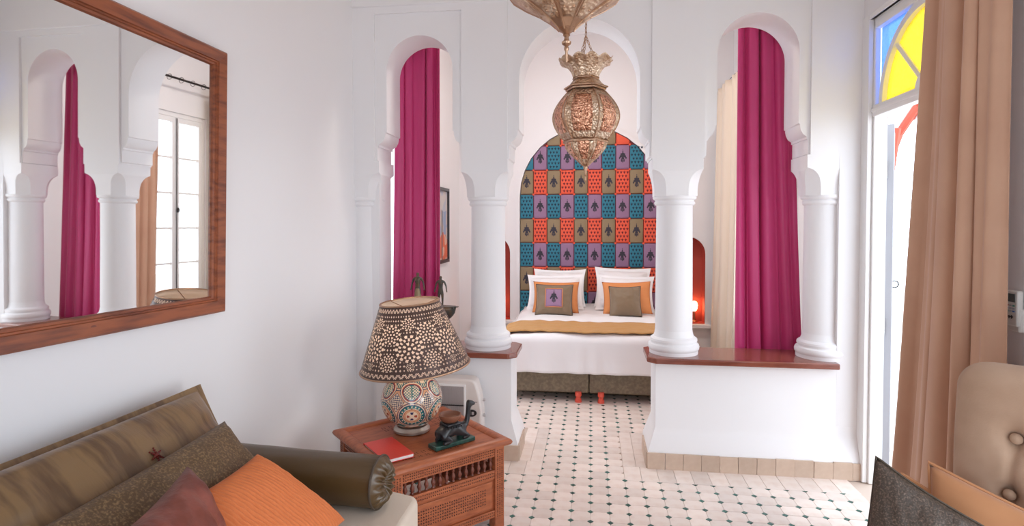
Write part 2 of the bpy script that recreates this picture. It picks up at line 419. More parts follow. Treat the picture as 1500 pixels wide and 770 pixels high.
for cx, hw, tp, xl, xr in bays: out += opening(cx, hw, tp, xl, xr)[::-1]
out += [(1.6, 1.915), (1.6, 3.85), (-1.6, 3.85)]
# the curve is not holed here: openings are bites in the lower edge
arcade = st(holes('wall_arcade', out, [], AY+.018, AB, XZ, PL))
fl = [(-1.6, 1.915), (-1.418, 1.915), (-1.418, 2.885), (-.834, 2.885), (-.834, 1.915), (-.534, 1.915), (-.534, 3.06), (.366, 3.06), (.366, 1.915), (.686, 1.915), (.686, 2.885), (1.293, 2.885), (1.293, 1.915), (1.6, 1.915), (1.6, 2.915), (-1.6, 2.915)]
fl = [(-1.6, 1.915), (-1.418, 1.915), (-1.418, 2.885), (-.834, 2.885), (-.834, 1.915), (-.534, 1.915), (-.534, 2.99), (.366, 2.99), (.366, 1.915), (.686, 1.915), (.686, 2.885), (1.293, 2.885), (1.293, 1.915), (1.6, 1.915), (1.6, 3.6), (-1.6, 3.6)]
st(holes('trim_3', fl, [], AY, AY+.02, XZ, PL))
st(M().box((-1.6, AY-.014, 2.93), (-.55, AY+.004, 3.6)).box((.40, AY-.014, 2.93), (1.6, AY+.004, 3.6)).build('trim_4', PL, bevel=.006))
# right end pier beside the engaged column
st(M().box((1.456, AY-.0006, .3), (1.6, AB, 1.93)).build('wall_right_pier', PL, smooth=0))
# half walls with a flared, whitewashed foot
def half_wall(name, x0, x1, fl0, fl1):
    prof = [(0, -.02), (.05, -.02), (.05, .10), (.045, .12), (.012, .215), (0, .25), (0, .655)]
    rings = []
    for t, z in prof[1:]:
        a = x0 - (t if fl0 else 0); b = x1 + (t if fl1 else 0)
        rings.append([Vector((a, AY-t, z)), Vector((b, AY-t, z)), Vector((b, AB+t*.5, z)), Vector((a, AB+t*.5, z))])
    return st(M().loft(rings).build(name, PL, smooth=20))
hwr = half_wall('wall_half_right', .400, 1.60, True, False)
hwl = half_wall('wall_half_left', -1.415, -.51, False, True)
# baseboard tiles at the feet of the half walls
bb = st(M().box((.36, 3.634, 0), (1.583, 3.64, .085)).build('baseboard_right', GROUT, smooth=0))
me_b = M().box((-.0488, -.006, 0), (.0488, .006, .101)).mesh('baseboard_tile', BASET, 0)
for k in range(12):
    link('baseboard_tile', me_b, bb, (.400+k*.1075-.0, 3.6255+R.uniform(-.001, .001), .001), (0, R.uniform(-.012, .012), R.uniform(-.01, .01))).scale = (1.08, 1, R.uniform(.97, 1.03))
for k in range(3): link('baseboard_tile', me_b, bb, (.345, 3.68+k*.1, .001), (0, 0, PI/2))
bl = st(M().box((-1.415, 3.634, 0), (-.462, 3.64, .085)).build('baseboard_left', GROUT, smooth=0))
for k in range(9):
    link('baseboard_tile', me_b, bl, (-.505-k*.1, 3.6255+R.uniform(-.001, .001), .001), (0, R.uniform(-.012, .012), 0))
for k in range(3): link('baseboard_tile', me_b, bl, (-.455, 3.68+k*.1, .001), (0, 0, PI/2))
# wooden ledges with clipped corners
def ledge(name, pts):
    q = M().prism(pts, .652, .687).build(name, LEDGE, smooth=0, bevel=.007, segs=3); return st(q)
c = .05
ledge('trim_5', [(.345, 3.625+c), (.345+c, 3.625), (1.455, 3.625), (1.455, 4.005), (.345+c, 4.005), (.345, 4.005-c)])
ledge('trim_6', [(-1.415, 3.625), (-.47-c, 3.625), (-.47, 3.625+c), (-.47, 4.005-c), (-.47-c, 4.005), (-1.415, 4.005)])

# ---- columns (base, shaft, ring, capital)
COLPROF_B = [(.152, 0), (.152, .022), (.158, .03), (.160, .045), (.155, .06), (.143, .068), (.143, .075), (.147, .083), (.145, .095), (.134, .104), (.126, .108), (.120, .125), (.116, .15)]
RING = [(.114, 1.628-.687), (.122, 1.632-.687), (.127, 1.642-.687), (.124, 1.652-.687), (.119, 1.656-.687), (.119, 1.661-.687), (.130, 1.665-.687), (.136, 1.676-.687), (.133, 1.688-.687), (.120, 1.69-.687)]
def capital(mm):
    rings = []
    zs = [1.686, 1.70, 1.73, 1.76, 1.79, 1.81, 1.825, 1.835, 1.842, 1.846, 1.85, 1.88, 1.925]
    for z in zs:
        t = (z - 1.686)/(1.925 - 1.686)
        h = .132 + .020*min(1, max(0, (t-.15)/.5))**1.6
        if z <= 1.846:
            k = max(0, (z - 1.77)/.0765); ch = .064*math.sqrt(max(0, 1 - k*k)) + .001
        else: ch = .001
        hy = h*.95; rings.append([Vector(p) for p in [(-h+ch,-hy,z-.687),(h-ch,-hy,z-.687),(h,-hy+ch,z-.687),(h,hy-ch,z-.687),(h-ch,hy,z-.687),(-h+ch,hy,z-.687),(-h,hy-ch,z-.687),(-h,-hy+ch,z-.687)]])
    return mm.loft(rings)
def column(label, x, y, first=[None]):
    t = root('column', label, 'column', (x, y, .687), 0, 'white plaster columns of the arcade')
    if first[0] is None:
        a = M().lathe(COLPROF_B, 48).mesh('base', PL, 35)
        b = M().lathe([(.116, .14), (.1155, .3), (.1135, .7), (.112, .945)], 48, cap=False).mesh('shaft', PL, 60)
        r = M().lathe(RING, 48).mesh('ring', PL, 50); cpt = capital(M()).mesh('capital', PL, 24)
        first[0] = (a, b, r, cpt)
    for n_, me in zip(('base', 'shaft', 'ring', 'capital'), first[0]): link(n_, me, t)
    return t
column('white column on the end of the left half wall, left side of the passage to the bed', -.684, 3.825)
column('white column on the near end of the right half wall, right side of the passage to the bed', .526, 3.825)
hc = column('leftmost white half column, sunk in the left wall behind the lamp and running down to the floor', -1.54, 3.825)
for o in list(hc.children):
    if o.name.startswith('base'): bpy.data.objects.remove(o)
M().lathe([(.118, -.687), (.116, .2)], 48, cap=False).build('lower_shaft', PL, hc, smooth=60)
st(M().box((-1.62, 3.74, -.02), (-1.41, 3.97, 1.93)).build('wall_left_pier', PL, smooth=0))
column('rightmost white column, beside the terrace door at the end of the wooden ledge', 1.428, 3.825)
# ================================================================== OBJECTS
def rot_align(x, z, y): return Matrix((x, y, z)).transposed().to_4x4()
def picframe(t, w, h, prof, m, part='rail'):
    """four mitred rails; local x across, z up, y = -front"""
    cs = [(-w/2, -h/2), (w/2, -h/2), (w/2, h/2), (-w/2, h/2)]
    for i in range(4):
        a, b = cs[i], cs[(i+1) % 4]
        def ring(c): return [Vector((c[0] - math.copysign(d, c[0]), -y, c[1] - math.copysign(d, c[1]))) for d, y in prof]
        M().loft([ring(a), ring(b)]).build(part, m, t, smooth=25)
# ---- wall mirror
mn = Vector((math.cos(-.0436)*math.cos(.0095), math.sin(-.0436)*math.cos(.0095), -math.sin(.0095))).normalized()
ma = Vector((0,0,1)).cross(mn).normalized(); mu = mn.cross(ma)
ra = math.radians(-1.1); mx_, mz_ = ma*math.cos(ra)+mu*math.sin(ra), mu*math.cos(ra)-ma*math.sin(ra)
t = root('wall_mirror', 'large wall mirror in a reddish brown wooden frame on the left wall', 'mirror')
MW, MH = 1.5, 1.125
mc = Vector((-1.603, 2.346, 1.695)) - mx_*(MW/2)
Mm = rot_align(mx_, mz_, -mn); Mm.translation = mc; t.matrix_world = Mm
picframe(t, MW, MH, [(0, -.03), (0, .022), (.008, .03), (.05, .024), (.052, .018), (.058, .018), (.06, .012), (.068, .010), (.072, .002), (.074, -.02)], FRAMEW)
M().box((-MW/2+.05, .0, -MH/2+.05), (MW/2-.05, .008, MH/2-.05)).build('mirror_glass', MIRR, t, smooth=0)
for (kx, kz) in ((.10, -MH/2+.03), (-.34, -MH/2+.03)):
    M().lathe([(.011, 0), (.010, .0018), (0, .002)], 14, mtx=Matrix.Translation((kx, -.0245, kz)) @ Matrix.Rotation(PI/2, 4, 'X'), sx=1.3).build('knot', TURNW, t)

# ---- curtains
def curtain(name, label, A0, B0, A1, B1, z0, z1, folds, amp, seed, m, nu=150, nv=36, group=None, gather=.5, cols=None):
    rr = random.Random(seed); ph = [rr.uniform(0, 6.28) for _ in range(6)]
    A0, B0, A1, B1 = [Vector((*q, 0)) for q in (A0, B0, A1, B1)]
    n = Vector((-(B1-A1).y, (B1-A1).x, 0)).normalized(); al = (B1-A1).normalized()
    def fn(u, v):
        top = 1 - v; z = z0 + (z1-z0)*v
        k = v**.8
        a = A0.lerp(A1, k); b = B0.lerp(B1, k)
        s = u + .018*math.sin(2*PI*folds*.5*u + ph[0] + 1.2*v) + .006*math.sin(5*v+ph[5]+9*u)
        w = math.sin(2*PI*folds*s + ph[1] + .5*math.sin(3*v+ph[2])) + .4*math.sin(2*PI*folds*1.63*s + ph[3] + .9*v) + .13*math.sin(2*PI*folds*2.9*s + ph[4] + 2*v)
        w = math.copysign(abs(w)**.8, w)
        am = amp*(.75 + .35*math.sin(6*u+ph[2]))*(1 - .35*k)
        p = a.lerp(b, u) + n*am*w + al*amp*.55*math.cos(2*PI*folds*s + ph[1])*math.sin(PI*u)
        if v > .94: p += n*amp*.25*math.sin(2*PI*folds*3.3*u)*((v-.94)/.06)
        return Vector((p.x, p.y, z))
    o = M().grid(nu, nv, fn).build(name, m, smooth=180, solid=.004)
    return tag(o, label, 'curtain', group)
curtain('curtain', 'magenta satin curtain hanging behind the left arch', (-1.435, 4.07), (-1.075, 4.07), (-1.40, 4.07), (-1.075, 4.07), .42, 2.95, 4.2, .026, 3, MAG)
curtain('curtain', 'magenta satin curtain hanging behind the right arch', (.962, 4.07), (1.40, 4.07), (.962, 4.07), (1.30, 4.07), .55, 2.95, 4.0, .030, 11, MAG)
curtain('curtain', 'cream satin curtain at the far end of the bedroom window', (1.36, 6.78), (1.36, 5.80), (1.40, 6.72), (1.40, 5.84), .05, 2.97, 5.0, .055, 5, CREAM)
curtain('curtain', 'cream curtain at the near side of the bedroom window, seen in the mirror', (1.45, 5.13), (1.45, 4.72), (1.45, 5.15), (1.45, 4.80), .05, 2.90, 4.0, .03, 8, TAN)
curtain('curtain', 'tall tan velvet curtain drawn back beside the terrace door', (1.46, 3.02), (1.46, 2.30), (1.47, 2.74), (1.47, 2.32), .02, 2.98, 4.6, .058, 21, TAN, nu=220)
def rod(label, a, b, r, rings):
    a, b = Vector(a), Vector(b); t = root('curtain_rod', label, 'curtain rod', (a+b)/2)
    M().tube([a, b], r, 10).build('pole', IRON, t, w=True)
    for p in (a, b):
        M().lathe([(0, -.03), (.02, -.02), (.026, 0), (.02, .02), (0, .03)], 12, c=p).build('finial', IRON, t, w=True)
        d = (b-a).normalized()*.06*(1 if p == a else -1); q = p + d
        M().tube([q, Vector((1.59 if abs(a.x-b.x) < .1 else q.x, q.y if abs(a.x-b.x) < .1 else AB-.01, q.z))], .008, 8).build('bracket', IRON, t, w=True)
    for k in range(rings):
        c_ = a.lerp(b, (k+.5)/rings); d = (b-a).normalized(); o1 = d.orthogonal(); o2 = d.cross(o1)
        M().tube([c_ + (o1*math.cos(q)+o2*math.sin(q))*.021 - Vector((0,0,.006)) for q in [i*PI/6 for i in range(12)]], .0028, 5, closed=True).build('ring', IRON, t, w=True)
rod('black iron rod along the bedroom window wall carrying the cream curtains', (1.43, 4.55, 2.985), (1.43, 6.80, 2.985), .012, 14)
rod('curtain rod above the tan velvet curtain by the terrace door', (1.46, 2.2, 3.0), (1.46, 3.50, 3.0), .014, 8)
rod('curtain rod behind the left arch carrying the magenta curtain', (-1.5, 4.07, 2.97), (-.95, 4.07, 2.97), .011, 5)
rod('curtain rod behind the right arch carrying the magenta curtain', (.80, 4.07, 2.97), (1.50, 4.07, 2.97), .011, 5)

# ---- terrace door with coloured fanlight (part of the setting)
t = st(M().box((1.60, 3.585, 0), (1.632, 3.64, 2.68)).build('door_1', WHP, smooth=0, bevel=.006))
def dp(name, mm, m=WHP, bevel=.004, par=None): return mm.build(name, m, par or t, smooth=30, bevel=bevel)
dp('jamb', M().box((1.60, 2.62, 0), (1.70, 2.675, 2.68)))
dp('head', M().box((1.60, 2.675, 2.625), (1.66, 3.60, 2.68)))
dp('transom', M().box((1.595, 2.675, 2.125), (1.65, 3.60, 2.19)).box((1.588, 2.675, 2.15), (1.60, 3.60, 2.172)))
dp('casing', M().box((1.572, 3.602, 0), (1.60, 3.690, 2.71)).box((1.572, 2.6, 2.68), (1.60, 3.602, 2.71)))
FC, FZ, FR = 3.115, 2.19, .405
for r0, r1 in ((FR, FR+.038),):
    o = holes('fan_arch', [(FC+x, FZ+y) for x, y in [(r1*math.cos(a), r1*math.sin(a)) for a in np.linspace(0, PI, 41)] + [(r0*math.cos(a), r0*math.sin(a)) for a in np.linspace(PI, 0, 41)]], [], 1.61, 1.655, YZ, WHP, t)
for a in (45, 90, 135):
    q = math.radians(a); M().tube([(1.632, FC+.06*math.cos(q), FZ+.06*math.sin(q)), (1.632, FC+(FR+.01)*math.cos(q), FZ+(FR+.01)*math.sin(q))], .0145, 6).build('fan_bar', WHP, t)
o = holes('fan_hub', [(FC+.075*math.cos(a), FZ+.075*math.sin(a)) for a in np.linspace(0, PI, 20)], [], 1.612, 1.65, YZ, WHP, t)
for k in range(4):
    a0, a1 = PI/4*k, PI/4*(k+1)
    pts = [(FC+FR*1.02*math.cos(a), FZ+FR*1.02*math.sin(a)) for a in np.linspace(a0, a1, 12)] + [(FC+.05*math.cos(a), FZ+.05*math.sin(a)) for a in np.linspace(a1, a0, 4)]
    holes('yellow_pane', pts, [], 1.635, 1.639, YZ, GYEL, t)['label'] = 'yellow textured glass pane'
for sg in (-1, 1):
    pts = [(FC+sg*.47, FZ), (FC+sg*.47, 2.63), (FC, 2.63)] + [(FC+sg*(FR+.02)*math.sin(a), FZ+(FR+.02)*math.cos(a)) for a in np.linspace(0, PI/2, 16)]
    holes('blue_pane', pts, [], 1.635, 1.639, YZ, GBLUE, t)['label'] = 'blue textured glass pane'
# open leaf, swung out onto the terrace
lf = root('door_leaf', 'white glazed terrace door leaf standing open outside, seen edge on', 'door', (1.745, 3.705, 0), -math.atan2(.436, .90))
LW, LH = .45, 2.10
LEAFP = mat('shade_toned_leaf_white', (.36, .36, .385), .5)  # white leaf toned down to grey, its shade put into the colour
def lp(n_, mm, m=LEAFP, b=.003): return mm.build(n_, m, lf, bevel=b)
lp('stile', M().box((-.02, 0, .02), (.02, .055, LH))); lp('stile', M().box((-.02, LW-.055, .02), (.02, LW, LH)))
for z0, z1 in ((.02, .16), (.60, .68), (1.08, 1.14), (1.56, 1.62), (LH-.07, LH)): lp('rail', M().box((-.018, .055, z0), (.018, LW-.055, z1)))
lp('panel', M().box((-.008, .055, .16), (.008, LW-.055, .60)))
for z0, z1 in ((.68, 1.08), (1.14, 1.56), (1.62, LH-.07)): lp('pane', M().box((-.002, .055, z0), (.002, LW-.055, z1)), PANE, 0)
lp('handle', M().tube([(.03+.022*math.cos(a), LW-.03, 1.12+.022*math.sin(a)) for a in np.linspace(0, 2*PI, 16)[:-1]], .004, 6, closed=True), IRON, 0)
for z in (.9, 1.83): lp('hinge', M().lathe([(.009, -.05), (.009, .05)], 10, c=(-.022, -.006, z)), SILVER, 0)
# second leaf, behind the tan curtain
lf = root('door_leaf', 'white glazed terrace door leaf folded back outside, behind the tan curtain', 'door', (1.745, 2.66, 0), math.radians(200))
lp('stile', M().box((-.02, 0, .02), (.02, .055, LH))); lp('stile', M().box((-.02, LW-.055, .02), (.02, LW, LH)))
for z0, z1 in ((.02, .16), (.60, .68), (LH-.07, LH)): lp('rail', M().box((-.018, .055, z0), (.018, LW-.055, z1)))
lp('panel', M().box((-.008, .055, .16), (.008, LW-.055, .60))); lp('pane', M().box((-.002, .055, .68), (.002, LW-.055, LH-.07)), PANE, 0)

# ---- bedroom window (seen in the mirror)
t = st(M().box((1.60, 5.13, .5), (1.67, 5.17, 2.66)).box((1.60, 5.93, .5), (1.67, 5.97, 2.66)).box((1.60, 5.17, 2.61), (1.67, 5.93, 2.66)).box((1.60, 5.17, .5), (1.67, 5.93, .56)).build('window_1', WHP, smooth=0, bevel=.003))
for y0, y1 in ((5.17, 5.545), (5.555, 5.93)):
    s_ = M().box((1.605, y0, .56), (1.645, y0+.045, 2.61)).box((1.605, y1-.045, .56), (1.645, y1, 2.61)).box((1.605, y0+.045, .56), (1.645, y1-.045, .63)).box((1.605, y0+.045, 2.555), (1.645, y1-.045, 2.61)).build('sash', WHP, t, bevel=.003)
    zz = [.63 + (2.555-.63)/5*k for k in range(6)]
    for k in range(5):
        if k: M().box((1.612, y0+.045, zz[k]-.011), (1.64, y1-.045, zz[k]+.011)).build('glazing_bar', WHP, s_)
        M().box((1.624, y0+.045, zz[k]), (1.628, y1-.045, zz[k+1])).build('pane', PANE, s_)
b_ = M().tube([(1.592, 5.55, .62), (1.592, 5.55, 2.60)], .006, 6).build('bolt_rod', IRON, t)
M().lathe([(.0, -.03), (.016, -.02), (.02, 0), (.016, .02), (0, .03)], 10, c=(1.578, 5.55, 1.60)).build('knob', IRON, b_)

# ---- terrace outside
tr = st(M().box((1.72, -4, -.12), (9, 14, -.03)).build('floor_terrace', GROUT, smooth=0))
mm = M(); e = flat_tile([(-.0975,-.0975),(.0975,-.0975),(.0975,.0975),(-.0975,.0975)], TERR, 'terrace_tile')
for i in range(20):
    for j in range(40): merge(mm, e, 1.83+.2*i, 1.0+.2*j)
mm = mm.build('terrace_tile', TERR, tr, smooth=0); mm.location.z = -.03; mm['kind'] = 'stuff'
t = root('parapet', 'low white terrace wall with a brown coping, outside the door', 'wall', (3.4, 6.6, -.03))
M().box((2.2, 6.5, -.03), (5.4, 6.7, .12)).build('wall', PL, t, w=True); M().box((2.15, 6.46, .12), (5.45, 6.74, .19)).build('coping', BASET, t, w=True, bevel=.01)
t = root('pergola_bracket', 'red painted timber bracket outside above the terrace door opening', 'bracket', (2.6, 5.75, -.03))
M().box((2.55, 5.70, -.03), (2.65, 5.80, 2.62)).build('post', WHP, t, w=True, bevel=.008)
M().tube([(2.6, 5.70, 1.62), (2.6, 5.60, 2.0), (2.6, 5.38, 2.28), (2.6, 5.08, 2.47)], [.032, .036, .036, .032], 8).build('brace', REDW, t, w=True)
M().box((2.56, 3.2, 2.52), (2.64, 5.85, 2.62)).build('beam', REDW, t, w=True, bevel=.006)
M().box((2.575, 5.62, 1.6), (2.625, 5.70, 2.5)).build('post_trim', REDW, t, w=True)
mm = M()
for k in range(11):
    y = 3.4 + k*.2; mm.prism([(y+.1*math.cos(a), 2.50+.14*math.sin(a)) for a in np.linspace(PI, 2*PI, 10)], 2.63, 2.645, YZ)
mm.build('valance', LINEN, t, w=True)
t = root('pergola_strut', 'thin red timber strut outside the bedroom window, seen in the mirror', 'strut', (2.5, 5.6, -.03))
M().tube([(2.5, 5.2, 2.3), (2.52, 5.62, .9)], .03, 8).build('brace', REDW, t, w=True)
M().tube([(2.52, 5.62, 1.1), (2.52, 5.62, -.03)], .03, 8).build('post', REDW, t, w=True)

# ---- headboard with padded patchwork
HB = root('headboard', 'arched patchwork headboard of teal, purple, coral and olive padded squares', 'headboard', (HBX, 6.85, .1))
ol = niche_out(HBX, HBR-.006, .12, HBZ+HBR-.006)
M().prism([(x, z) for x, z in ol], 6.835, 6.95, XZ).build('backing', INKR, HB, w=True, smooth=0)
def clip(poly, conv):
    out_ = poly
    for i in range(len(conv)):
        a, b = conv[i], conv[(i+1) % len(conv)]; src, out_ = out_, []
        ins = lambda p: (b[0]-a[0])*(p[1]-a[1]) - (b[1]-a[1])*(p[0]-a[0]) >= -1e-9
        for k in range(len(src)):
            p, q = src[k], src[(k+1) % len(src)]
            if ins(p): out_.append(p)
            if ins(p) != ins(q):
                d1 = (b[0]-a[0])*(p[1]-a[1]) - (b[1]-a[1])*(p[0]-a[0]); d2 = (b[0]-a[0])*(q[1]-a[1]) - (b[1]-a[1])*(q[0]-a[0])
                s_ = d1/(d1-d2); out_.append((p[0]+(q[0]-p[0])*s_, p[1]+(q[1]-p[1])*s_))
        if not out_: return []
    return out_
PW, PH, g = .159, .284, .003
def patch_mesh(pts, m, name):
    cx = sum(p[0] for p in pts)/len(pts); cz = sum(p[1] for p in pts)/len(pts)
    rg = [[Vector((cx+(x-cx)*k, y, cz+(z-cz)*k)) for x, z in pts] for k, y in ((1, 6.835), (.995, 6.829), (.93, 6.822), (.80, 6.818))]
    mm = M(); mm.loft(rg); return mm
def hamsa():
    mm = M()
    def blob(pts, d=0): mm.prism([(x*.00135, z*.00135) for x, z in pts], -.0012-d, .0, XZ)
    def ell(cx, cz, a, b, n=12): return [(cx+a*math.cos(2*PI*k/n), cz+b*math.sin(2*PI*k/n)) for k in range(n)]
    blob(ell(0, 14, 19, 21)); blob(ell(0, 42, 5, 9)); blob(ell(0, 58, 3, 5)); blob(ell(0, -12, 12, 10))
    for sg in (-1, 1):
        for q in ((19, 4, 8, 11), (27, -9, 6, 9), (11, -30, 5, 13), (14, 24, 7, 7)): blob(ell(sg*q[0], *q[1:]))
    blob(ell(0, -34, 5, 15))
    return mm
me_ham = hamsa().mesh('hand_motif', INK, 0); me_ham2 = hamsa().mesh('hand_motif', INK, 0)
def tri_print(m, nm):
    mm = M()
    for r_ in range(6):
        for c_ in range(4 if r_ % 2 else 3):
            x = (c_ - (1.5 if r_ % 2 else 1))*.037; z = (r_-2.5)*.042
            mm.prism([(x-.0145, z+.010), (x+.0145, z+.010), (x, z-.017)][::-1], -.0012, 0, XZ)
            mm.prism([(x-.002, z+.008), (x+.002, z+.008), (x+.002, z+.02), (x-.002, z+.02)], -.0012, 0, XZ)
    return mm.mesh(nm, m, 0)
me_tt, me_tr = tri_print(INKT, 'leaf_print'), tri_print(INKR, 'leaf_print')
shared = {}
for kx in range(-6, 6):
    for kz in range(-5, 6):
        x0, z0 = -.042 + kx*PW, 1.282 + kz*PH
        if z0 + PH < .3: continue
        p = clip([(x0+g, z0+g), (x0+PW-g, z0+g), (x0+PW-g, z0+PH-g), (x0+g, z0+PH-g)], ol)
        if len(p) < 3 or abs(sum(p[i][0]*p[(i+1) % len(p)][1]-p[(i+1) % len(p)][0]*p[i][1] for i in range(len(p))))/2 < .0015: continue
        ev = kx % 2 == 0; warm = kz % 2 == 0
        m = (CORAL if ev else OLIVE) if warm else (PURP if ev else TEAL)
        full = abs(min(q[0] for q in p)-x0-g) < .002 and len(p) == 4 and abs(max(q[0] for q in p)-(x0+PW-g)) < .002
        o = patch_mesh(p, m, 'patch').build('patch', m, HB, w=True, smooth=50)
        loc = (x0+PW/2-HBX, 6.8178-6.85, z0+PH/2-.1)
        big = abs(sum(p[i][0]*p[(i+1) % len(p)][1]-p[(i+1) % len(p)][0]*p[i][1] for i in range(len(p))))/2 > .7*PW*PH
        if big:
            if m in (PURP, OLIVE): link('hand_motif', me_ham, o, loc)
            else: link('leaf_print', me_tr if m is CORAL else me_tt, o, loc)

mm = M()
for kx in range(-5, 6):
    for kz in range(-4, 5):
        x0, z0 = -.042 + kx*PW, 1.282 + kz*PH
        if math.hypot(x0-HBX, max(0, z0-HBZ)) < HBR-.02 and z0 > .3: mm.box((x0-.011, 6.816, z0-.011), (x0+.011, 6.832, z0+.011))
o = mm.build('corner_ties', CORAL, HB, w=True, smooth=0); o['kind'] = 'stuff'
# ---- bed
BX0, BX1, BY0, BY1 = -.76, .70, 4.90, 6.80
t = root('bed', 'double bed with white bedding on a dark brown fabric base', 'bed', (-.03, 5.85, 0))
for a, b in ((BX0+.02, -.018), (-.012, BX1-.02)):
    M().box((a, BY0+.02, .075), (b, BY1, .25)).build('base', BEDB, t, w=True, bevel=.012)
for x in (-.105, .085): M().lathe([(.022, 0), (.028, .004), (.028, .028), (.02, .036), (.02, .05), (.028, .058), (.026, .09), (0, .09)], 14, c=(x, 4.905, 0)).build('leg', REDP, t, w=True)
for x in (BX0+.1, BX1-.1):
    for y in (5.0, 6.6): M().lathe([(.025, 0), (.025, .08)], 12, c=(x, y, 0)).build('leg', BLACK, t, w=True)
def sheet(u, v):
    # wrap: v 0..1 from foot bottom up over the top to the head
    d = 2.0*v*1.25
    x = BX0 + (BX1-BX0)*u
    return x, d
def bedtop(u, v):
    x = BX0 + (BX1-BX0)*u
    e = abs(2*u-1); L_ = .30 + 1.88; s_ = v*L_
    rr = .07
    if s_ < .24: y, z = BY0-.012, .25 + s_
    elif s_ < .24 + rr*PI/2:
        a = (s_-.24)/rr; y, z = BY0-.012 + rr*(1-math.cos(a)), .49 + rr*math.sin(a)
    else: y, z = BY0-.012+rr + (s_-.24-rr*PI/2), .56
    nz = noise.noise(Vector((x*3.2, s_*2.4, .3)))*.012 + noise.noise(Vector((x*8+s_*3, s_*6, 2)))*.006
    fr = .008*math.sin(x*30+2*math.sin(x*9))*max(0, 1-s_/.3) + .012*noise.noise(Vector((x*7, s_*1.5, 5)))*max(0, 1-s_/.32) + .010*abs(noise.noise(Vector((x*11+s_*6, s_*5, 8))))*max(0, 1-s_/.32)
    z += nz*(1 if s_ > .3 else 0) - .03*max(0, e-.86)/.14*(1 if s_ > .24 else 0); y -= fr + (.012*max(0, 1 - s_/.1))
    if s_ > .24: z += .012*(1-e**4)
    return Vector((x, y, z))
mm = M().grid(80, 100, bedtop)
mm.build('mattress', LINEN, t, w=True, smooth=180, solid=.006)
M().box((BX0+.01, BY0+.01, .25), (BX1-.01, BY1, .545)).build('mattress_core', LINEN, t, w=True, bevel=.03)
def sidesheet(sg):
    def fn(u, v):
        y = BY0-.005 + (BY1-BY0)*u; x = (BX0 if sg < 0 else BX1) + sg*(.004+.006*math.sin(y*18))
        return Vector((x - sg*.05*max(0, v-.8)/.2*0, y, .25 + .285*v))
    return M().grid(50, 8, fn).build('sheet_side', LINEN, t, w=True, smooth=180, solid=.006)
sidesheet(-1); sidesheet(1)
# folded gold throw across the foot of the bed
def thr(u, v):
    U = u*1.9 - .2; y = 4.925 + .5*v + .02*math.sin(U*6)
    wx = BX1-BX0
    if U < 0: x, z = BX0-.014, .56 + U*wx*.5
    elif U > 1.5: x, z = BX1+.014, .56 - (U-1.5)*wx*.5
    else: x = BX0-.014 + (wx+.028)*U/1.5; z = .583
    z += .006*noise.noise(Vector((U*9+v*3, v*7, 1))) + .004*math.sin(U*40+v*8)*.5
    if 0 <= U <= 1.5: z += .012*(1-abs(2*U/1.5-1)**4) - .028*max(0, abs(2*U/1.5-1)-.86)/.14
    return Vector((x, y, z))
o = M().grid(120, 24, thr).build('bed_throw', THROW, smooth=180, solid=.012); tag(o, 'golden quilted throw laid across the foot of the white bed', 'throw')

# ---- cushions
def cushion(name, label, cat, cor, th, m, n=30, pinch=.07, wr=.006, ridge=0, pipe=None, seed=0, flange=0, group=None, pw=.42, parts=None):
    bl, br, tr_, tl = [Vector(q) for q in cor]
    nrm = ((br-bl).cross(tl-bl) + (br-tr_).cross(tr_-tl)*0).normalized(); ctr = (bl+br+tr_+tl)/4
    lo = Vector((ctr.x, ctr.y, min(q.z for q in (bl, br, tr_, tl))))
    def P(u, v, sd):
        uu = u*(1 - pinch*(1-v*v)*abs(u)); vv = v*(1 - pinch*(1-u*u)*abs(v))
        a = bl.lerp(br, (uu+1)/2); b = tl.lerp(tr_, (uu+1)/2); p = a.lerp(b, (vv+1)/2)
        fu, fv = u, v
        if flange: fu, fv = min(1, abs(u)/(1-flange)), min(1, abs(v)/(1-flange*1.6))
        h = (max(0, 1-abs(fu)**2.6)*max(0, 1-abs(fv)**2.6))**pw * th/2
        q = Vector((u*2.2+seed*7.1, v*2.2, sd*3.0))
        k = min(1, h/(th*.2)) if th else 0
        h += wr*k*(noise.noise(q*1.3) + .6*noise.noise(q*3.1) + .8*abs(noise.noise(Vector((u*5+v*1.5+seed, v*1.2, 9)))))
        if ridge: h += .0085*(abs(math.sin(ridge*PI/2*(u+.02*math.sin(3*v))))**.5 - 1)*min(1, k*2)
        return p + nrm*h*sd + Vector((0, 0, 0))
    mm = M()
    N = n
    for sd in (1, -1): mm.grid(N+1, N+1, lambda a, b: P(2*a-1, 2*b-1, sd))
    t = root(name, label, cat, lo, 0, group)
    o = mm.build('cover', m, t, w=True, smooth=0)
    bm = bmesh.new(); bm.from_mesh(o.data); bmesh.ops.remove_doubles(bm, verts=bm.verts, dist=1e-4); bmesh.ops.recalc_face_normals(bm, faces=bm.faces); bm.to_mesh(o.data); bm.free(); shade(o.data, 180)
    if pipe:
        S_ = [(-1+2*k/20, -1) for k in range(20)] + [(1, -1+2*k/20) for k in range(20)] + [(1-2*k/20, 1) for k in range(20)] + [(-1, 1-2*k/20) for k in range(20)]
        M().tube([P(u, v, 1) for u, v in S_], pipe[1], 6, closed=True).build('piping', pipe[0], t, w=True)
    t['_'] = 0; del t['_']
    return t, P, nrm
def upright(x0, x1, y0, z0, z1, lean, tilt=0):
    """corners of a cushion standing on the bed, facing the camera"""
    cx = (x0+x1)/2; c_, s_ = math.cos(tilt), math.sin(tilt)
    f = lambda x, z: (cx+(x-cx)*c_-(z-z0)*s_, y0+lean*(z-z0)/(z1-z0), z0+(z-z0)*c_+(x-cx)*s_)
    return [f(x0, z0), f(x1, z0), f(x1, z1), f(x0, z1)]
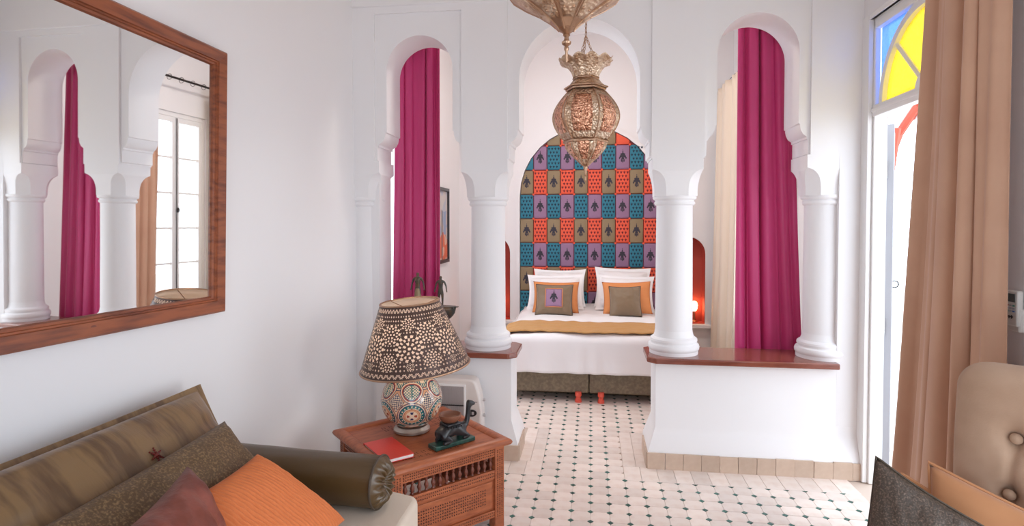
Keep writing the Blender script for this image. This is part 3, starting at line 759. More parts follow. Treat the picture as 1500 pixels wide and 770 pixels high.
cushion('pillow', 'white pillow against the headboard, rear of the left pair, mostly hidden', 'pillow', upright(-.66, -.06, 6.53, .575, .985, .18), .22, LINEN, pw=.6, pinch=.09, wr=.012, flange=.10, seed=1)
cushion('pillow', 'white pillow with a flat border behind the left orange cushion', 'pillow', upright(-.70, -.075, 6.28, .575, .945, .16, .02), .24, LINEN, pw=.6, pinch=.09, wr=.012, flange=.10, seed=2)
cushion('pillow', 'white pillow against the headboard, rear of the right pair, its top edge showing', 'pillow', upright(.03, .66, 6.53, .575, 1.01, .18, -.02), .22, LINEN, pw=.6, pinch=.09, wr=.012, flange=.10, seed=3)
cushion('pillow', 'white pillow with a flat border behind the right orange cushion', 'pillow', upright(.04, .67, 6.28, .575, .945, .16, -.03), .24, LINEN, pw=.6, pinch=.09, wr=.012, flange=.10, seed=4)
cushion('cushion', 'orange cushion half hidden behind the brown cushion with a hand patch', 'cushion', upright(-.615, -.125, 6.06, .575, .89, .13), .15, CORANGE, pw=.55, seed=5)
cushion('cushion', 'orange cushion half hidden behind the plain brown cushion', 'cushion', upright(.12, .625, 6.06, .575, .90, .13, .03), .15, CORANGE, pw=.55, seed=6)
t, P, nr = cushion('cushion', 'brown cushion with a purple patch and dark hand motif, on the left of the bed', 'cushion', upright(-.57, -.185, 5.90, .575, .875, .14), .15, BROWNC, pw=.55, seed=7, pipe=(PIPE, .004))
o = M().grid(10, 10, lambda a, b: P(-.46+.92*a, -.6+1.22*b, 1)+nr*.0015).build('patch', PURP, t, w=True, smooth=180, solid=.002)
o['label'] = 'purple patch with an orange edge'
M().tube([P(u, v, 1)+nr*.003 for u, v in [(-.46+.92*k/8, -.6) for k in range(8)]+[(.46, -.6+1.22*k/8) for k in range(8)]+[(.46-.92*k/8, .62) for k in range(8)]+[(-.46, .62-1.22*k/8) for k in range(8)]], .004, 5, closed=True).build('patch_edge', CORANGE, t, w=True)
hm = hamsa(); o = hm.build('hand_motif', INK, t); o.data.transform(Matrix.Diagonal((.9, 1, .9, 1)))
ax_ = (P(.2, .02, 1)-P(-.2, .02, 1)).normalized(); up_ = (P(0, .4, 1)-P(0, -.4, 1)).normalized(); up_ = (up_ - ax_*up_.dot(ax_)).normalized(); cc = P(0, .02, 1) + up_.cross(ax_)*-.006*(1 if up_.cross(ax_).y > 0 else -1) - Vector(t.location); o.matrix_basis = Matrix.Translation(cc) @ rot_align(ax_, up_, up_.cross(ax_))
cushion('cushion', 'plain brown sateen cushion on the right of the bed', 'cushion', upright(.185, .505, 5.90, .575, .865, .14, .02), .15, BROWNC, pw=.55, seed=8, pipe=(PIPE, .004))

# ---- left banquette
t = root('banquette', 'pale linen banquette along the left wall under the mirror', 'sofa', (-1.2, 1.2, 0))
pts = [(-.69, -.5), (-.675, 2.20), (-.70, 2.235), (-.85, 2.282), (-1.60, 2.33), (-1.715, -.5)]
M().prism(pts, .25, .425).build('seat', SEATF, t, w=True, bevel=.03, segs=4)
M().prism([(x*.995+.0, y-.015) for x, y in pts], .05, .252).build('base', SEATF, t, w=True, bevel=.01)
for x, y in ((-.76, 2.12), (-1.5, 2.22), (-.76, -.4), (-1.6, -.4)): M().lathe([(.03, 0), (.03, .06)], 12, c=(x, y, 0)).build('leg', TURNW, t, w=True)
t, P, nr = cushion('back_cushion', 'long gold silk back cushion with a beaded star, leaning on the left wall', 'cushion', [(-1.27, .75, .46), (-1.22, 2.02, .46), (-1.50, 2.05, .895), (-1.56, .75, .895)], .20, GOLD, n=60, pinch=.03, wr=.010, flange=.045, seed=9)
c0 = P(.36, .30, 1); uu = (P(.39, .30, 1)-P(.33, .30, 1)).normalized(); vv = (P(.36, .33, 1)-P(.36, .27, 1)).normalized(); nr = uu.cross(vv).normalized(); c0 = c0 + nr*.004
mm = M()
for k in range(6):
    a = k*PI/3+.3
    for r_, q in ((.010, .0045), (.018, .0038), (.025, .003)):
        p = c0 + (uu*math.cos(a)+vv*math.sin(a))*r_ + nr*.002
        mm.lathe([(0, -q), (q*.8, -q*.6), (q, 0), (q*.8, q*.6), (0, q)], 8, c=p)
mm.lathe([(0, -.007), (.006, -.004), (.008, 0), (.006, .004), (0, .007)], 8, c=c0+nr*.003)
o = mm.build('beaded_star', mat('ruby_beads', (.16, .02, .015), .15, spec=.8), t, w=True); o['label'] = 'small dark red beaded star'
cushion('cushion', 'long bronze brocade cushion in front of the gold back cushion', 'cushion', [(-1.02, .75, .465), (-1.00, 1.93, .465), (-1.28, 1.875, .82), (-1.28, .75, .81)], .15, TWEED, n=50, pinch=.05, wr=.010, seed=10)
cushion('cushion', 'wine red velvet cushion propped in front of the bronze brocade cushion', 'cushion', [(-.80, .95, .47), (-.84, 1.40, .475), (-1.10, 1.445, .85), (-1.02, 1.02, .84)], .17, WINE, n=44, pinch=.09, wr=.009, seed=12)
cushion('cushion', 'orange corduroy cushion tilted against the bolster', 'cushion', [(-.874, 1.49, .47), (-.86, 1.925, .47), (-1.0925, 1.767, .755), (-1.0925, 1.3585, .7695)], .14, ORANGE, n=230, pinch=.06, wr=.004, ridge=27, seed=13)
# bolster
ax0, ax1 = Vector((-1.50, 2.165, .525)), Vector((-.80, 2.115, .525)); d = (ax1-ax0).normalized()
t = root('bolster', 'dark bronze satin bolster with a pleated button end, across the far end of the banquette', 'bolster', (-1.15, 2.14, .425))
bx = rot_align(Vector((0,1,0)) - d*d.y, d, (d).cross(Vector((0,1,0)) - d*d.y)); bx.translation = ax0
Ln = (ax1-ax0).length
def bol(u, v):
    a = 2*PI*u; z = Ln*v; r_ = .097*(1 - .03*math.sin(PI*v)) + .003*noise.noise(Vector((math.cos(a)*2, math.sin(a)*2, z*5))) - .002*abs(math.sin(a*18))*max(0, (v-.9)/.1)
    return bx @ Vector((r_*math.cos(a), r_*math.sin(a), z))
M().grid(97, 40, bol).build('cover', BOLST, t, w=True, smooth=180)
for zz, sg in ((Ln, 1), (0, -1)):
    def endf(u, v):
        a = 2*PI*u; r_ = .096*(1-v) + .008*v
        return bx @ Vector((r_*math.cos(a), r_*math.sin(a), zz + sg*(.028*math.sin(PI*min(1, v*1.05))**.8*(1 + .30*math.sin(a*16+math.sin(a*3))*math.sin(PI*v)) + .006*v)))
    M().grid(145, 14, endf).build('pleated_end', BOLST, t, w=True, smooth=180)
    M().tube([bx @ Vector((.0975*math.cos(a), .0975*math.sin(a), zz)) for a in np.linspace(0, 2*PI, 48)[:-1]], .0045, 6, closed=True).build('piping', PIPE, t, w=True)
    M().lathe([(0, -.004), (.014, -.002), (.017, .005), (.012, .011), (0, .013)], 16, mtx=bx @ Matrix.Translation((0, 0, zz)) @ (Matrix.Identity(4) if sg > 0 else Matrix.Rotation(PI, 4, 'X'))).build('button', BOLST, t, w=True)

# ---- tufted armchair at right, facing into the room
cd, cn = Vector((.7071, -.7071, 0)), Vector((-.7071, -.7071, 0)); C0 = Vector((1.15, 2.0, 0))
t = root('armchair', 'beige tufted armchair beside the tan curtain, with orange and dark cushions', 'armchair', C0 + cd*.3 + cn*.25)
CW, ZT, ZB, RC = .80, 1.095, .40, .085
btn = [(s_, z) for r_, z in enumerate((.89, .72, .55)) for s_ in ((.155, .325, .495, .665) if r_ % 2 == 0 else (.142, .312, .482, .652))]
def cback(u, v):
    z = ZB + (ZT-ZB)*(v if v < .6 else .6 + .4*math.sin((v-.6)/.4*PI/2))
    k = max(0, (z-(ZT-RC))/RC); ins = RC*(1-math.sqrt(max(0, 1-k*k)))
    bow = .012*math.sin(PI*(z-ZB)/(ZT-ZB)*1.2)
    s0, s1 = -.005+ins-bow+.02*(1-(z-ZB)/(ZT-ZB)), CW-ins
    s_ = s0 + (s1-s0)*u
    eu = max(0, 1-abs(2*u-1)**5); ev = 1 - max(0, k)**4
    h = .075*(eu**.5)*max(0, ev)**.5
    for bs, bz in btn:
        q = math.hypot(s_-bs, z-bz); h -= .038*math.exp(-(q/.028)**2) + .012*math.exp(-(q/.07)**2)
    for i_, (bs, bz) in enumerate(btn):
        for bs2, bz2 in btn:
            if bz2 < bz and abs(bs2-bs) < .1 and bz-bz2 < .2:
                tt = ((s_-bs)*(bs2-bs)+(z-bz)*(bz2-bz))/((bs2-bs)**2+(bz2-bz)**2)
                if 0 < tt < 1:
                    dd_ = math.hypot(s_-bs-(bs2-bs)*tt, z-bz-(bz2-bz)*tt); h -= .016*math.exp(-(dd_/.012)**2)*(1-.3*math.sin(PI*tt))
    p = C0 + cd*s_ + cn*h; return Vector((p.x, p.y, z))
fr = M().grid(110, 90, cback).build('back', BEIGE, t, w=True, smooth=180)
def cbk(u, v):
    p = cback(u, v); q = (p - C0).dot(cd); eu = max(0, 1-abs(2*u-1)**6)**.5; ev = max(0, 1-max(0, (p.z-(ZT-RC))/RC)**6)**.5
    r_ = C0 + cd*q - cn*(.09*eu*ev); return Vector((r_.x, r_.y, p.z))
M().grid(40, 40, cbk).build('back_rear', BEIGE, t, w=True, smooth=180)
for bs, bz in btn:
    q = cback(.5, .5); p = C0 + cd*bs + cn*.042; p.z = bz
    M().lathe([(.012, -.006), (.0165, 0), (.014, .006), (.007, .010), (0, .011)], 16, mtx=Matrix.Translation(p) @ rot_align(cd, cn, cn.cross(cd))).build('button', BEIGE, t, w=True)
def crect(s0, s1, h0, h1): return [tuple((C0 + cd*a + cn*b).xy) for a, b in ((s0, h0), (s1, h0), (s1, h1), (s0, h1))]
M().prism(crect(-.16, CW+.05, -.06, .62), .24, .42).build('seat', BEIGE, t, w=True, bevel=.03, segs=4)
M().prism(crect(-.15, CW+.04, -.05, .60), .12, .245).build('frame', BEIGE, t, w=True, bevel=.01)
for a, b in ((-.1, 0), (CW-.02, 0), (-.1, .55), (CW-.02, .55)):
    p = C0 + cd*a + cn*b; M().lathe([(.014, 0), (.024, .13)], 12, c=(p.x, p.y, 0)).build('leg', TURNW, t, w=True)
cushion('cushion', 'orange suede cushion with piping leaning on the beige armchair back', 'cushion', [(.945, 1.80, .43), (1.32, 1.42, .43), (1.42, 1.55, .655), (1.028, 1.92, .785)], .12, ORSUEDE, pipe=(ORSUEDE, .006), seed=14, wr=.004, pinch=.05)
cushion('cushion', 'orange suede cushion showing as a thin strip behind the dark cushion', 'cushion', [(.885, 1.86, .43), (1.18, 1.58, .43), (1.22, 1.68, .62), (.965, 1.945, .735)], .055, ORSUEDE, pipe=(ORSUEDE, .006), seed=15, wr=.004, pinch=.05)
cushion('cushion', 'dark brown brocade cushion standing at the front corner of the beige armchair', 'cushion', [(.745, 1.745, .43), (.96, 1.53, .43), (1.031, 1.667, .717), (.828, 1.81, .836)], .10, DARKC, pipe=(PIPE, .004), seed=16, wr=.006, pinch=.05, n=36)

# ---- air conditioner remote in its holder on the right wall
t = root('remote_control', 'white air conditioner remote in a holder on the wall right of the tan curtain', 'remote', (1.58, 2.385, 1.12))
M().box((1.556, 2.352, 1.115), (1.58, 2.425, 1.20)).build('holder', GRIP, t, w=True, bevel=.006)
M().box((1.550, 2.355, 1.135), (1.572, 2.421, 1.268)).build('body', GRIP, t, w=True, bevel=.006)
M().box((1.5485, 2.366, 1.225), (1.552, 2.412, 1.256)).build('display', mat('lcd', (.10, .12, .12), .3), t, w=True, bevel=.001)
cols_ = [mat('key_grey', (.45, .45, .48), .5), mat('key_green', (.12, .35, .28), .5), mat('key_blue', (.06, .16, .45), .5), mat('key_red', (.5, .12, .1), .5)]
for r_ in range(3):
    for k in range(3):
        y, z = 2.404-.0155*k, 1.212-.0105*r_; M().box((1.5482, y-.005, z-.0028), (1.551, y+.005, z+.0028)).build('key', cols_[(1, 0, 2)[k] if r_ == 2 else (0, 0, 0)[k] if r_ == 1 else (3, 0, 1)[k]], t, w=True)
M().box((1.5484, 2.375, 1.168), (1.5505, 2.402, 1.172)).box((1.5484, 2.380, 1.163), (1.5505, 2.384, 1.176)).box((1.5484, 2.393, 1.163), (1.5505, 2.397, 1.174)).build('lettering', BLACK, t, w=True)

# ---- framed picture on the bedroom's left wall
t = root('picture', 'framed painting on the bedroom left wall, half hidden by the magenta curtain', 'picture')
Mm = rot_align(Vector((0,1,0)), Vector((0,0,1)), Vector((-1,0,0))); Mm.translation = (-1.572, 5.93, 1.49); t.matrix_world = Mm
picframe(t, .64, .80, [(0, -.006), (0, .022), (.03, .026), (.035, .012), (.036, -.004)], BLACK)
def pcol(x, z):
    n_ = noise.noise(Vector((x*9, z*9, 3)))
    if z > .16 + .05*n_: return (.62, .58, .55) if n_ > -.1 else (.50, .52, .58)
    if abs(x-.17) < .05 and z > -.1: return (.30, .38, .55)
    if abs(x-.06) < .02: return (.10, .10, .12)
    if z < -.12 + .05*math.sin(x*14): return (.72, .16, .08) if n_ > -.15 else (.75, .45, .35)
    return (.60, .50, .45) if n_ > 0 else (.38, .42, .52)
def paint(o, fn):
    me = o.data; a = me.color_attributes.new('Col', 'FLOAT_COLOR', 'POINT'); buf = np.ones((len(me.vertices), 4), 'f')
    for i, v in enumerate(me.vertices): buf[i, :3] = fn(*v.co)
    a.data.foreach_set('color', buf.ravel())
o = M().grid(70, 90, lambda a, b: Vector((-.285+.57*a, -.004, -.365+.73*b))).build('canvas', mat('painted_canvas', (1, 1, 1), .6, attr='Col'), t)
paint(o, lambda x, y, z: pcol(x, z))
M().box((-.30, 0, -.38), (.30, .006, .38)).build('backing', BLACK, t)

# ---- carved side table
TH = .45
t = root('side_table', 'carved reddish wooden box table holding the patterned lamp', 'table', (-.858, 2.835, 0), PI/4)
HS, HB_ = .335, .305
for sx in (-1, 1):
    for sy in (-1, 1):
        M().box((sx*HB_-(.055 if sx > 0 else 0), sy*HB_-(.055 if sy > 0 else 0), 0), (sx*HB_+(.055 if sx < 0 else 0), sy*HB_+(.055 if sy < 0 else 0), .415)).build('leg', TABLEW, t, bevel=.004)
prof = [(0, 0), (0, .008), (-.010, .014), (-.012, .024), (0, .03), (.004, .034)]
for k in range(4):
    rz = Matrix.Rotation(k*PI/2, 4, 'Z')
    # rim rail with a mitre
    def ring(sg): return [rz @ Vector((sg*(HS - d_), -(HS - d_), z)) for d_, z in ((.02, .412), (.006, .418), (0, .43), (.004, .44), (.012, .446), (.03, .45), (.042, .45), (.055, .442), (.06, .432), (.06, .412))]
    M().loft([ring(-1), ring(1)]).build('rim', TABLEW, t, smooth=35)
    def br_(n_, x0, x1, y0, y1, z0, z1, m=TABLEW, bv=.002): return M().box((x0, y0, z0), (x1, y1, z1), rz).build(n_, m, t, bevel=bv)
    I = HB_ - .055
    r1 = br_('rail', -I, I, -HB_+.004, -HB_+.028, .365, .412)
    r2 = br_('rail', -I, I, -HB_+.004, -HB_+.028, .255, .298)
    r3 = br_('rail', -I, I, -HB_+.004, -HB_+.028, .062, .098)
    pn = br_('panel', -I, I, -HB_+.014, -HB_+.026, .098, .255)
    M().box((-I+.012, -HB_+.008, .110), (I-.012, -HB_+.0142, .243), rz).build('field', TABLEW, pn, bevel=.005)
    def carve(par, x0, x1, z0, z1, y, pit, nm='carving'):
        mm = M(); nx = int((x1-x0)/pit); nz = max(1, int((z1-z0)/pit))
        for i in range(nx):
            for j in range(nz):
                x = x0 + (x1-x0)*(i+.5)/nx; z = z0 + (z1-z0)*(j+.5)/nz; q = pit*.40; s_ = 1 if (i+j) % 2 else -1
                a, b, c_ = (x-q, z-s_*q*.8), (x+q, z-s_*q*.8), (x, z+s_*q)
                mm.add([rz @ Vector((p[0], y, p[1])) for p in (a, b, c_)] + [rz @ Vector((x, y+.0045, z-.1*q))], [(0, 1, 3), (1, 2, 3), (2, 0, 3)])
                mm.v[-4:] = [tuple(Vector(p) - (rz @ Vector((0, .0004, 0)))*0) for p in mm.v[-4:]]
        # raised chips standing a little proud of the board
        o_ = M(); 
        for f in range(0, len(mm.v), 4):
            A, B, C_ = [Vector(p) for p in mm.v[f:f+3]]; ap = (A+B+C_)/3 + rz @ Vector((0, -.0028, 0)); o_.add([A, B, C_, ap], [(0, 1, 3), (1, 2, 3), (2, 0, 3)])
        o_ = o_.build(nm, CARVD, par, smooth=0); o_['kind'] = 'stuff'
    if k == 0: CARVD = mat('dark_carved_chip', (.085, .022, .010), .55)
    carve(r1, -I, I, .371, .406, -HB_+.0038, .0105); carve(r2, -I, I, .261, .292, -HB_+.0038, .0105); carve(r3, -I, I, .067, .094, -HB_+.0038, .0105)
    carve(pn, -I+.05, I-.05, .135, .218, -HB_+.0078, .0125)
    for sx in (-1, 1):
        carve(t, sx*(HB_-.0275)-.02, sx*(HB_-.0275)+.02, .06, .40, -HB_-.0002, .0105)
    if k == 0:
        bp = [(.005, 0), (.0085, .004), (.0055, .009), (.006, .014), (.010, .024), (.0105, .030), (.006, .042), (.0055, .047), (.0085, .052), (.0055, .056), (.008, .062), (.006, .067)]
        me_bal = M().lathe(bp, 12).mesh('baluster', TURNW, 50)
    for i in range(14):
        x = -I + 2*I*(i+.5)/14; p = rz @ Vector((x, -HB_+.018, .298)); link('baluster', me_bal, t, p)
tp = M().box((-HS+.058, -HS+.058, .415), (HS-.058, HS-.058, .436)).build('top', TABLEW, t, smooth=0)
mm = M()
for bx_, by_, w_, h_ in ((-.18, -.10, .10, .26), (.18, .05, .10, .30), (0, .20, .26, .08), (-.02, -.20, .26, .08)):
    nx, ny = int(w_/.013), int(h_/.013)
    for i in range(nx):
        for j in range(ny):
            if (i*j+i) % 3 == 0: continue
            x, y = bx_-w_/2+w_*(i+.5)/nx, by_-h_/2+h_*(j+.5)/ny; q = .005
            mm.add([(x-q, y, .436), (x, y-q, .436), (x+q, y, .436), (x, y+q, .436), (x, y, .4375)], [(0,1,4),(1,2,4),(2,3,4),(3,0,4)])
o = mm.build('carving', CARVD, tp, smooth=0); o['kind'] = 'stuff'
TT = .438

# ---- table lamp
LX, LY = -.925, 2.905
t = root('table_lamp', 'table lamp with a pierced dark metal shade on a painted pottery ball base', 'lamp', (LX, LY, TT))
M().lathe([(.088, 0), (.094, .004), (.094, .014), (.086, .022), (.083, .03), (.078, .034)], 48).build('foot_ring', mat('pewter', (.42, .36, .31), .3, .8), t)
VR, VC = .158, .166
cream_, peach_, teal_, navy_, rust_ = (.80, .62, .44), (.66, .335, .18), (.025, .15, .15), (.03, .035, .10), (.36, .06, .035)
def vase_col(x, y, z):
    th_ = math.atan2(y, x) + PI/2 - .309; zz = z - VC; lat = math.asin(max(-1, min(1, zz/(VR*.93)))); rr = VR*math.cos(lat)
    step = PI/3; k = round(th_/step); da = th_ - k*step
    a, b = da*rr, VR*(lat + .32)
    q = math.hypot(a, b)
    if q < .075:
        if q > .071: return navy_
        if q > .066: return cream_
        if q > .062: return navy_
        if q > .047:
            ph = math.atan2(b, a); return cream_ if abs(((ph*18/PI) % 2) - 1) < .35 and .051 < q < .058 else teal_
        if q > .043: return cream_
        if q > .040: return rust_
        ph = math.atan2(b, a)
        if .012 < q < .026 and math.cos(4*ph) > .1: return rust_ if math.cos(2*ph) > 0 else navy_
        return peach_ if q > .03 else cream_
    b2 = VR*(lat - .50)
    s_ = .054 - .38*max(0, -b2)*.55
    q2 = math.hypot(a, b2 if b2 > 0 else b2*.8)
    if q2 < s_+.006:
        if q2 > s_+.002: return navy_
        if q2 > s_-.004: return cream_
        if q2 > s_-.010: return rust_
        if q2 > s_-.014: return navy_
        return teal_ if math.cos(a*420)*math.cos(b2*420) > .05 or abs(a) < .003 else cream_
    ah = abs(da) - step/2; a3, b3 = ah*rr, VR*(lat - .16)
    l1 = abs(a3)/.040 + abs(b3)/.046
    if l1 < 1.12:
        if l1 > 1.02: return navy_
        if l1 > .95: return cream_
        return navy_ if (math.floor((a3+b3)/.011)+math.floor((a3-b3)/.011)) % 2 == 0 else cream_
    b4 = VR*(lat + .80); q4 = abs(a3)/.04 + abs(b4)/.03
    if q4 < 1: return teal_ if q4 < .75 else cream_
    b5 = VR*(lat - .86); q5 = math.hypot(a3, b5)
    if q5 < .05:
        if q5 > .046: return navy_
        if q5 > .040: return cream_
        if q5 > .036: return rust_
        return teal_ if abs(math.sin(a3*300)) > .55 and q5 > .012 else cream_
    e = abs(q - .082)
    if e < .003: return cream_
    return peach_
vp = [(VR*math.cos(a)*1.0, VC + VR*.93*math.sin(a)) for a in np.linspace(-1.02, 1.17, 150)]
o = M().lathe(vp, 420, cap=True).build('vase', mat('painted_pottery', (1, 1, 1), .16, attr='Col', coat=.4), t, smooth=60)
paint(o, vase_col)
M().lathe([(.062, VC+VR*.85), (.045, VC+VR*.9+.02), (.03, VC+VR*.93+.03), (.014, VC+VR*.93+.035), (.013, .375), (.022, .377), (.022, .43), (0, .43)], 24).build('neck', BRASSD, t)
tl_ = Matrix.Translation((.006, 0, .505)) @ Matrix.Rotation(math.radians(-4.5), 4, 'Y') @ Matrix.Rotation(math.radians(2), 4, 'X')
SB, ST_, SHH = .283, .152, .335
z0s, z1s = -SHH/2, SHH/2
def shade_hole(u, v):
    r_ = SB + (ST_-SB)*v; sl_ = .39; cir = 2*PI*r_
    if v < .025 or v > .975: return False
    if v < .10 or v > .90:
        vv = (v-.03)/.065 if v < .5 else (v-.905)/.065
        ph = (u*56) % 1.0; tri = abs(ph-.5)*2
        return 0.05 < vv < .95 and abs(vv - tri) < .30 and abs(vv-tri) > .06
    if v < .125 or v > .875: return False
    best = False
    def ros(uc, vc, rad, n_):
        du = ((u-uc+.5) % 1.0) - .5; dx, dy = du*cir, (v-vc)*sl_; q = math.hypot(dx, dy)
        if q > rad: return None
        f = math.atan2(dy, dx); k = q/rad
        if k < .16: return k < .10
        if .24 < k < .44: return math.cos(n_*f) > -.05
        if .54 < k < .72: return math.cos(n_*2*f+PI) > .05
        if .76 < k < .95: return math.cos(n_*2*f) > .0
        return False
    for uo, vc, rad, n_, cnt in ((.5, .42, .075, 7, 7), (0, .62, .054, 6, 7), (0, .23, .048, 6, 7), (.5, .75, .036, 5, 7), (.5, .18, .022, 4, 7)):
        for i in range(cnt):
            q = ros((i+uo)/cnt, vc, rad, n_)
            if q is not None: return q
    a, b = u*cir/.020, v*sl_/.020
    return math.cos(a*PI)*math.cos(b*PI) > .45 and False or (abs((u*84) % 1 - .5) + abs((v*18) % 1 - .5) < .27)
NU, NV = 560, 130
mm = M(); vv_ = []
for j in range(NV+1):
    v = j/NV; r_ = SB + (ST_-SB)*v; z = z0s + SHH*v
    for i in range(NU):
        a = 2*PI*i/NU; fl_ = 1 + .0*math.sin(8*a); vv_.append(tl_ @ Vector((r_*fl_*math.cos(a), r_*fl_*math.sin(a), z)))
ff = []
for j in range(NV):
    for i in range(NU):
        if not shade_hole((i+.5)/NU, (j+.5)/NV): ff.append((j*NU+i, j*NU+(i+1) % NU, (j+1)*NU+(i+1) % NU, (j+1)*NU+i))
mm.add(vv_, ff); sh = mm.build('lamp_shade', SHADE, t, smooth=180)
M().lathe([(SB-.005, z0s+.002), (ST_-.005, z1s-.002)], 96, cap=False, mtx=tl_).build('liner', LINER, sh, smooth=180)
for r_, z in ((SB, z0s), (ST_, z1s)): M().tube([tl_ @ Vector((r_*math.cos(a), r_*math.sin(a), z)) for a in np.linspace(0, 2*PI, 97)[:-1]], .0045, 8, closed=True).build('rim', BRASSD, sh)
mm = M()
for k in range(3):
    a = k*2*PI/3+.5; mm.tube([tl_ @ Vector((.012*math.cos(a), .012*math.sin(a), z1s-.04)), tl_ @ Vector((ST_*math.cos(a), ST_*math.sin(a), z1s-.003))], .0025, 6)
mm.tube([(0, 0, .42), tl_ @ Vector((0, 0, z1s-.04))], .004, 6); mm.build('spider', BRASSD, t)
M().lathe([(0, .43), (.018, .435), (.022, .46), (.032, .49), (.030, .515), (.016, .535), (0, .54)], 20).build('bulb', mat('lit_bulb', (1, .9, .75), .4, emis=((1, .80, .62), 30)), t)

# ---- red notebook
t = root('notebook', 'red leather notebook lying on the carved table', 'notebook', (-.945, 2.605, TT+.0), math.radians(-47))
M().box((-.125, -.073, .001), (.125, .073, .005)).build('cover', RED, t, bevel=.0015); M().box((-.125, -.073, .017), (.125, .073, .021)).build('cover', RED, t, bevel=.0015)
M().box((-.121, -.070, .005), (.123, .070, .017)).build('pages', PAPER, t, smooth=0)
M().lathe([(.0095, -.073), (.0095, .073)], 12, mtx=Matrix.Translation((-.122, 0, .011)) @ Matrix.Rotation(PI/2, 4, 'X')).build('spine', RED, t)

# ---- camel figurine with a bowl
def skin(name, m, nodes, edges, parent, sub=2):
    me = bpy.data.meshes.new(name); me.from_pydata([n_[:3] for n_ in nodes], edges, []); o = link(name, me, parent)
    k = o.modifiers.new('skin', 'SKIN'); o.modifiers.new('sub', 'SUBSURF').levels = sub; o.modifiers['sub'].render_levels = sub
    for i, n_ in enumerate(nodes):
        q = me.skin_vertices[0].data[i]; r_ = n_[3]; q.radius = (r_, r_) if not hasattr(r_, '__len__') else r_
    me.skin_vertices[0].data[0].use_root = True; k.use_smooth_shade = True
    me.materials.append(m); return o
t = root('camel_figurine', 'black kneeling camel figurine carrying a brown bowl on a dark green stone plinth', 'figurine', (-.672, 2.748, TT), math.radians(48))
M().box((-.115, -.036, 0), (.115, .036, .020)).build('plinth', GREENST, t, bevel=.003)
nd = [(-.04, 0, .075, .036), (.0, 0, .085, .038), (.045, 0, .072, .030), (.072, 0, .072, .020), (.090, 0, .095, .0145), (.096, 0, .130, .0125), (.098, 0, .160, .0125), (.103, 0, .180, .018), (.125, 0, .177, .0125), (.138, 0, .170, .007),
      (-.072, 0, .062, .026), (-.088, 0, .045, .006), (-.092, 0, .025, .004),
      (-.06, .03, .05, .020), (-.025, .036, .030, .014), (-.075, .036, .026, .010), (-.06, -.03, .05, .020), (-.025, -.036, .030, .014), (-.075, -.036, .026, .010),
      (.055, .022, .045, .014), (.085, .026, .030, .011), (.045, .026, .026, .009), (.055, -.022, .045, .014), (.085, -.026, .030, .011), (.045, -.026, .026, .009),
      (.099, .010, .195, .004), (.099, -.010, .195, .004)]
ed = [(0,1),(1,2),(2,3),(3,4),(4,5),(5,6),(6,7),(7,8),(8,9),(0,10),(10,11),(11,12),(0,13),(13,14),(14,15),(0,16),(16,17),(17,18),(2,19),(19,20),(20,21),(2,22),(22,23),(23,24),(7,25),(7,26)]
skin('body', BLACKST, nd, ed, t)
M().lathe([(.02, .106), (.036, .112), (.048, .122), (.055, .136), (.056, .146), (.051, .147), (.045, .132), (.03, .122), (0, .119)], 28, c=(-.012, 0, .004)).build('bowl', BOWLW, t)
M().box((-.05, -.039, .098), (.03, .039, .113)).build('saddle', BLACKST, t, bevel=.006)
mm = M()
for sg in (-1, 1):
    for k in range(6): mm.lathe([(0, -.006), (.004, -.002), (.003, .004), (0, .005)], 6, c=(-.044+k*.0145, sg*.039, .094))
mm.build('tassels', BLACKST, t)

# ---- electric heater against the half wall
t = root('heater', 'cream electric heater standing against the left half wall behind the table', 'heater', (-.95, 3.54, 0))
hp = [(-1.22, .06), (-.70, .06), (-.675, .14), (-.664, .25), (-.664, .36), (-.678, .46), (-.70, .535), (-.715, .55), (-.74, .556), (-1.20, .556), (-1.22, .53)]
M().prism(hp, 3.47, 3.59, XZ).build('casing', HEAT, t, w=True, bevel=.012, segs=3)
M().box((-1.17, 3.460, .12), (-.768, 3.472, .52)).build('grille_panel', HEATG, t, w=True, bevel=.004)
mm = M()
for k in range(34): mm.box((-1.165+k*.0118, 3.4555, .13), (-1.160+k*.0118, 3.4605, .51))
o = mm.build('grille', HEATG, t, w=True, smooth=0); o['kind'] = 'stuff'
M().box((-1.165, 3.453, .396), (-.772, 3.461, .402)).build('grille_bar', BLACK, t, w=True)
mm = M().box((-1.175, 3.456, .516), (-.762, 3.472, .526)).box((-1.175, 3.456, .114), (-.762, 3.472, .124)).box((-.772, 3.456, .124), (-.762, 3.472, .516)); mm.build('grille_frame', WHP, t, w=True)
M().prism([(-.725+.032*math.cos(a)*(1 if abs(math.cos(a)) > .3 else 1), .352+.021*math.sin(a)) for a in np.linspace(0, 2*PI, 25)[:-1]], 3.462, 3.472, XZ).build('control_panel', BLACK, t, w=True)
for x in (-.738, -.716): M().box((x-.007, 3.459, .343), (x+.007, 3.463, .361)).build('switch', HEATG, t, w=True)
M().box((-.754, 3.467, .418), (-.690, 3.471, .421)).build('seam', BLACK, t, w=True)
for z in (.42, .325): M().lathe([(.009, 0), (.009, .014), (.005, .018), (0, .018)], 10, mtx=Matrix.Translation((-.664, 3.52, z)) @ Matrix.Rotation(PI/2, 4, 'Y')).build('knob', HEATG, t, w=True)
for x in (-1.12, -.76): M().box((x-.03, 3.45, 0), (x+.03, 3.61, .065)).build('foot', HEAT, t, w=True, bevel=.006)

